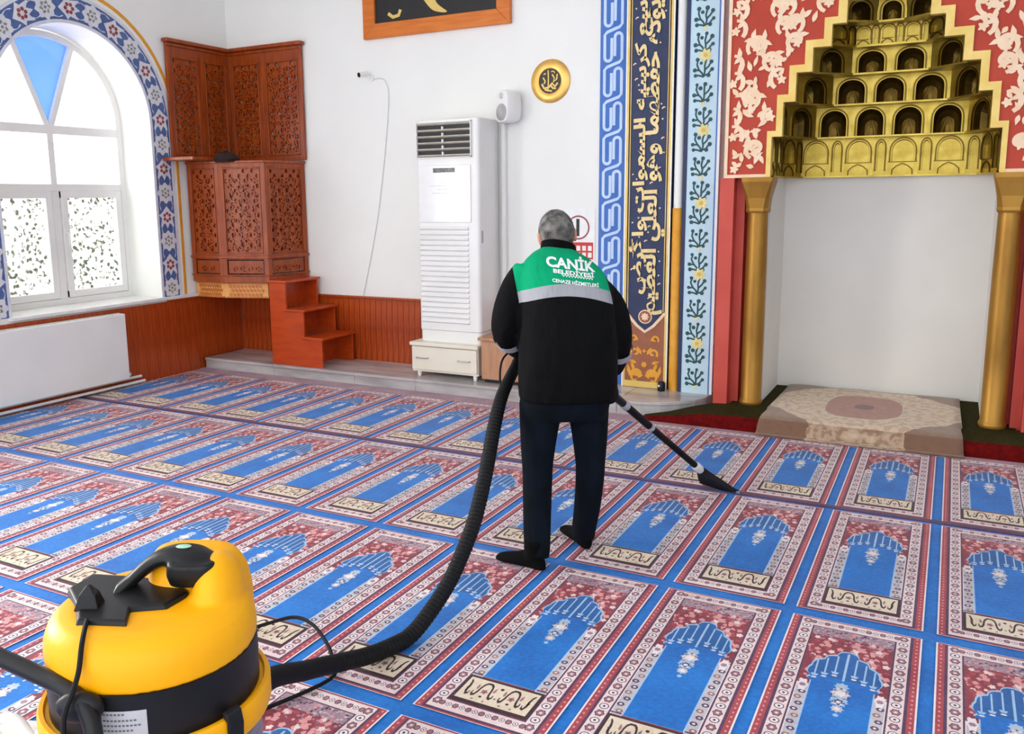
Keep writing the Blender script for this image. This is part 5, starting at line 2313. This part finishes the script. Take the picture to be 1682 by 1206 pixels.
b = MB()
b.tube([wpt(0), wpt(.02), wpt(.30)], [.022, .020, .020], 16)
b.build('handle_tube', BLACKP, wand, smooth=True)
b = MB()
b.tube([wpt(.28), wpt(.29), wpt(.315), wpt(.32)], [.021, .024, .024, .021], 16)
b.build('collar_ring', GREYP, wand, smooth=True)
b = MB()
b.tube([wpt(.31), wpt(.56)], .0195, 16)
b.build('upper_tube', BLACKR, wand, smooth=True)
b = MB()
b.tube([wpt(.55), wpt(.555), wpt(.575), wpt(.58)], [.020, .0225, .0225, .020], 16)
b.build('collar_ring', GREYP, wand, smooth=True)
b = MB()
b.tube([wpt(.575), wpt(Lw - .06)], .0175, 16)
b.build('lower_tube', BLACKR, wand, smooth=True)
b = MB()
b.tube([wpt(Lw - .07), wpt(Lw - .05), wpt(Lw - .0)], [.020, .026, .024], 16)
b.build('clear_joint', mat('milky_plastic', (206, 210, 212), (226, 228, 230), .25), wand, smooth=True)
b = MB()
side_v = Vector((wd.y, -wd.x, 0)).normalized()
upv = side_v.cross(wd).normalized()
rings = []
tip = Vector((.985, .895, .006))
for t, w, th in ((-.01, .022, .022), (.15, .040, .024), (.45, .075, .022), (.75, .105, .018), (1.0, .120, .015)):
    c = wpt(Lw) * (1 - t) + tip * t
    c.z = max(c.z, th + .002)
    rings.append([c + side_v * (w * sx_) + Vector((0, 0, 1)) * (th * sz_) for sx_, sz_ in ((-1, -.8), (0, -1), (1, -.8), (1, .6), (.5, 1), (-.5, 1), (-1, .6))])
b.loft(rings)
b.build('nozzle', BLACKP, wand, smooth=.5)
b = MB()
b.tube([tip - side_v * .118 + Vector((0, 0, .012)), tip + side_v * .118 + Vector((0, 0, .012))], .012, 10)
b.build('brush_edge', mat('grey_brush', (92, 94, 104), (110, 112, 122), .8), wand, smooth=True)


# ---------------------------------------------------------------- hose
def man2w(p):
    c, s_ = cos(RZ), sin(RZ)
    return Vector((-1.50 + c * p[0] - s_ * p[1], -2.55 + s_ * p[0] + c * p[1], p[2]))


hose_pts = [(-1.50, -4.70, .36), (-1.56, -4.58, .345), (-1.667, -4.309, .278), (-1.727, -4.073, .171), (-1.744, -3.867, .091), (-1.735, -3.72, .045), (-1.71, -3.61, .034), (-1.687, -3.52, .040),
            (-1.665, -3.418, .092), (-1.650, -3.308, .16), (-1.649, -3.207, .232), (-1.654, -3.09, .33), (-1.675, -2.968, .443), (-1.70, -2.864, .543), (-1.728, -2.756, .647), (-1.752, -2.632, .755),
            (-1.769, -2.469, .845), tuple(man2w((-.165, .315, .868))), tuple(man2w(HL)), tuple(man2w((.02, .335, .868))), tuple(man2w((.10, .30, .84))), tuple(man2w(WTOP))]
hp_ = catmull(hose_pts, 26)
# even spacing for the ribs
ev = [hp_[0]]
acc = 0.0
stp = .006
for a_, c_ in zip(hp_, hp_[1:]):
    d_ = (c_ - a_).length
    while acc + d_ >= stp:
        t = (stp - acc) / d_
        a_ = a_.lerp(c_, t)
        ev.append(a_.copy())
        d_ = (c_ - a_).length
        acc = 0.0
    acc += d_
b = MB()
b.tube(ev, [.0315 - .003 * (i % 3 == 0) - .006 * min(1, max(0, (i / len(ev) - .72) / .15)) for i in range(len(ev))], 14)
hose = b.build('vacuum_hose', BLACKR, None, smooth=1.2)
tag(hose, 'ribbed black vacuum hose sagging from the yellow machine to the man', 'hose')

# ---------------------------------------------------------------- vacuum cleaner
vac = empty('vacuum_cleaner', (-1.404, -4.90, 0), RZ)
tag(vac, 'large yellow and black tank vacuum cleaner in the foreground', 'vacuum cleaner')
# dolly and casters
b = MB()
b.lathe([(.10, .085), (.235, .085), (.245, .10), (.235, .115), (.19, .12)], n=40)
b.build('dolly', BLACKP, vac, smooth=True)
for k in range(4):
    a = pi / 4 + k * pi / 2
    cx_, cy_ = .215 * cos(a), .215 * sin(a)
    b = MB()
    b.lathe([(.038, -.014), (.042, -.008), (.042, .008), (.038, .014)], (cx_, cy_, .042), 20, axis='x')
    b.box(cx_ - .02, cy_ - .014, .045, cx_ - .016, cy_ + .014, .09)
    b.box(cx_ + .016, cy_ - .014, .045, cx_ + .02, cy_ + .014, .09)
    b.build('caster', BLACKR, vac, smooth=.6)
b = MB()
b.lathe([(.185, .115), (.200, .13), (.203, .35), (.203, .60), (.198, .61)], n=48)
b.build('tank', STEEL, vac, smooth=True)
b = MB()
b.tube([(0, .19, .36), (0, .245, .36)], .042, 18)
b.build('hose_inlet', BLACKP, vac, smooth=True)
# yellow collar with channel
b = MB()
b.lathe([(.205, .595), (.222, .598), (.226, .61), (.226, .648), (.222, .656), (.214, .656), (.211, .648), (.200, .648), (.200, .60)], n=64, cap=False)
b.build('collar', YELLOW, vac, smooth=.6)
b = MB()
b.lathe([(.190, .648), (.2035, .65), (.2035, .748), (.195, .752)], n=64)
b.build('black_band', BLACKP, vac, smooth=.6)
# moulded head
vb = MB()
rings = []
for z, r in ((.748, .2025), (.775, .2045), (.80, .202), (.822, .193), (.838, .176), (.846, .15)):
    rings.append([(r * cos(2 * pi * k / 48), r * sin(2 * pi * k / 48), z) for k in range(48)])
vb.loft(rings)
rings = []
for z, cx_, cy_, rx, ry in ((.78, .070, .085, .110, .095), (.83, .072, .088, .105, .085), (.87, .070, .090, .100, .068), (.895, .066, .090, .092, .052), (.912, .064, .090, .080, .040), (.920, .062, .09, .06, .024)):
    rings.append(sup_ring(cx_, cy_, z, rx, ry, 40, .8))
vb.loft(rings)
vb.ell((.128, .035, .835), (.052, .085, .088), 24, 14)
vme = remeshed(vb, .006, 6)
mesh_obj('motor_head', vme, YELLOW, vac)
# black top plate with cord bay
b = MB()
plate = [(-.183, .028), (-.160, .098), (-.08, .085), (.055, .055), (.080, .0), (.052, -.060), (-.015, -.070), (.0, -.128), (-.10, -.118), (-.128, -.055)]
rings = []
for z, k in ((.800, 1.0), (.845, 1.0), (.853, .965), (.856, .92)):
    cx_, cy_ = -.05, -.01
    rings.append([(cx_ + (x_ - cx_) * k, cy_ + (y_ - cy_) * k, z) for x_, y_ in plate])
b.loft(rings)
pl_ = b.build('top_plate', BLACKP, vac, bevel=.003)
# plug fin on the plate
b = MB()
b.loft([[(-.125, -.075, .85), (-.075, -.075, .85), (-.075, -.035, .85), (-.125, -.035, .85)], [(-.115, -.068, .88), (-.082, -.068, .88), (-.085, -.040, .88), (-.112, -.040, .88)], [(-.102, -.056, .898), (-.096, -.056, .898), (-.096, -.050, .898), (-.102, -.050, .898)]])
b.build('plug_fin', BLACKP, pl_, bevel=.004)
# carrying handle
vh = MB()
hpath = catmull([(-.075, .020, .845), (-.055, .028, .865), (-.025, .036, .893), (.008, .040, .914), (.045, .040, .922), (.085, .036, .918), (.115, .030, .908)], 5)
rings = []
for i, p in enumerate(hpath):
    t = i / (len(hpath) - 1)
    w = .025 + .012 * max(0, 1 - t * 5) + .020 * max(0, min(1, (t - .45) * 3)) * (1 - .5 * max(0, (t - .85) / .15))
    h = .019 + .008 * max(0, 1 - t * 5)
    rings.append([(p.x, p.y + w * cos(a), p.z + h * sin(a) - .2 * h) for a in [2 * pi * k / 14 for k in range(14)]])
vh.loft(rings)
vh.loft([sup_ring(.085, .020, z, rx, ry, 20, .6) for z, rx, ry in ((.866, .048, .032), (.89, .054, .040), (.917, .050, .040))])
hme = remeshed(vh, .005, 3)
hd_ = mesh_obj('handle', hme, BLACKP, vac)
b = MB()
b.ell((.060, .036, .937), (.016, .010, .003), 16, 6)
b.build('power_button', mat('pale_green_button', (150, 200, 170), (170, 214, 186), .3), hd_, smooth=True)
# rating label on the band
b = MB()
vs = []
for i in range(7):
    a = -pi / 2 + (-.045 + .40 * (i / 6)) - .09
    for z in (.668, .720):
        vs.append((.2045 * cos(a), .2045 * sin(a), z))
b.add(vs, [(2 * i, 2 * i + 2, 2 * i + 3, 2 * i + 1) for i in range(6)])
b.build('rating_label', mat('silver_label', (176, 176, 178), (190, 190, 192), .4), vac)
b = MB()
for row, (z, n_) in enumerate(((.712, 6), (.700, 9), (.690, 10), (.680, 8))):
    for k in range(n_):
        a = -pi / 2 - .12 + .034 * k
        p0 = Vector((.2052 * cos(a), .2052 * sin(a), z))
        p1 = Vector((.2052 * cos(a + .022), .2052 * sin(a + .022), z))
        b.add([p0, p1, p1 + Vector((0, 0, .0035)), p0 + Vector((0, 0, .0035))], [(0, 1, 2, 3)])
o = b.build('label_print', mat('dark_grey_print', (90, 90, 94), (104, 104, 108), .5), vac)
o['kind'] = 'stuff'
# clamps
for a in (-.58, pi - .58, 1.2):
    b = MB()
    c_, s_ = cos(a), sin(a)
    rot = Matrix.Rotation(a, 3, 'Z')
    pts = [(.204, 0, .575), (.231, 0, .575), (.236, 0, .64), (.230, 0, .668), (.216, 0, .672), (.214, 0, .66), (.226, 0, .652), (.226, 0, .60), (.204, 0, .60)]
    vs = [rot @ Vector((p[0], -.018, p[2])) for p in pts] + [rot @ Vector((p[0], .018, p[2])) for p in pts]
    n_ = len(pts)
    b.add(vs, [tuple(range(n_)), tuple(range(n_, 2 * n_))] + [(i, (i + 1) % n_, n_ + (i + 1) % n_, n_ + i) for i in range(n_)])
    b.box(.22 * c_ - .013, .22 * s_ - .013, .50, .22 * c_ + .013, .22 * s_ + .013, .60)
    b.build('clamp', BLACKP, vac, bevel=.003)
# tubular push bar
b = MB()
b.tube(catmull([(-.62, .055, .83), (-.352, -.061, .787), (-.168, -.146, .763), (-.100, -.183, .757), (-.056, -.214, .745), (-.032, -.232, .716), (-.022, -.248, .66), (-.02, -.252, .45), (-.02, -.245, .12)], 8), .0165, 14)
b.build('push_bar', BLACKP, vac, smooth=True)
b = MB()
b.ell((-.06, -.212, .735), (.045, .022, .030), 16, 10)
b.build('bar_bracket', BLACKP, vac, smooth=True)
# power cord
b = MB()
b.tube(catmull([(-.085, -.100, .850), (-.072, -.140, .853), (-.062, -.180, .838), (-.060, -.205, .80), (-.064, -.228, .77), (-.070, -.252, .74), (-.066, -.268, .69), (-.06, -.275, .60), (-.05, -.275, .30), (-.1, -.33, .02)], 6), .0048, 8)
b.build('power_cord', BLACKR, vac, smooth=True)

# loose cord behind the machine
b = MB()
b.tube(catmull([(-2.45, -3.98, .012), (-2.33, -3.80, .012), (-2.235, -3.68, .03), (-2.15, -3.625, .05), (-2.05, -3.64, .05), (-1.95, -3.69, .03), (-1.885, -3.74, .012), (-1.80, -3.86, .010), (-1.90, -4.15, .010)], 6), .007, 8)
o = b.build('loose_cord', BLACKR, None, smooth=True)
tag(o, 'loose black cord looping on the carpet between machine and hose', 'cord')
# thin cord by the man's left hand
b = MB()
b.tube(catmull([tuple(man2w((-.165, .30, .895))), tuple(man2w((-.215, .26, .915))), tuple(man2w((-.255, .22, .88))), tuple(man2w((-.265, .20, .80))), tuple(man2w((-.255, .10, .72)))], 6), .005, 8)
o = b.build('thin_cord', BLACKR, None, smooth=True)
tag(o, "thin dark cord curving out beside the man's left hand", 'cord')

# white canister beside the machine
can = empty('white_canister', (-1.90, -4.90, 0), .35)
tag(can, 'white plastic canister standing at the left of the vacuum cleaner', 'canister')
b = MB()
b.loft([sup_ring(0, 0, z, w, d_, 28, .5) for z, w, d_ in ((0, .115, .085), (.012, .125, .095), (.32, .125, .095), (.37, .11, .08), (.385, .07, .05))])
b.build('body', mat('milk_white_plastic', (232, 228, 220), (240, 236, 230), .45), can, smooth=.6)
b = MB()
b.tube(catmull([(-.08, 0, .37), (-.05, 0, .42), (.0, 0, .425), (.03, 0, .38)], 5), .012, 10)
b.build('carry_handle', MATS['milk_white_plastic'], can, smooth=True)
b = MB()
b.lathe([(.026, .36), (.026, .405), (.022, .41)], (.075, 0, 0), 16)
b.build('screw_cap', MATS['milk_white_plastic'], can, smooth=True)
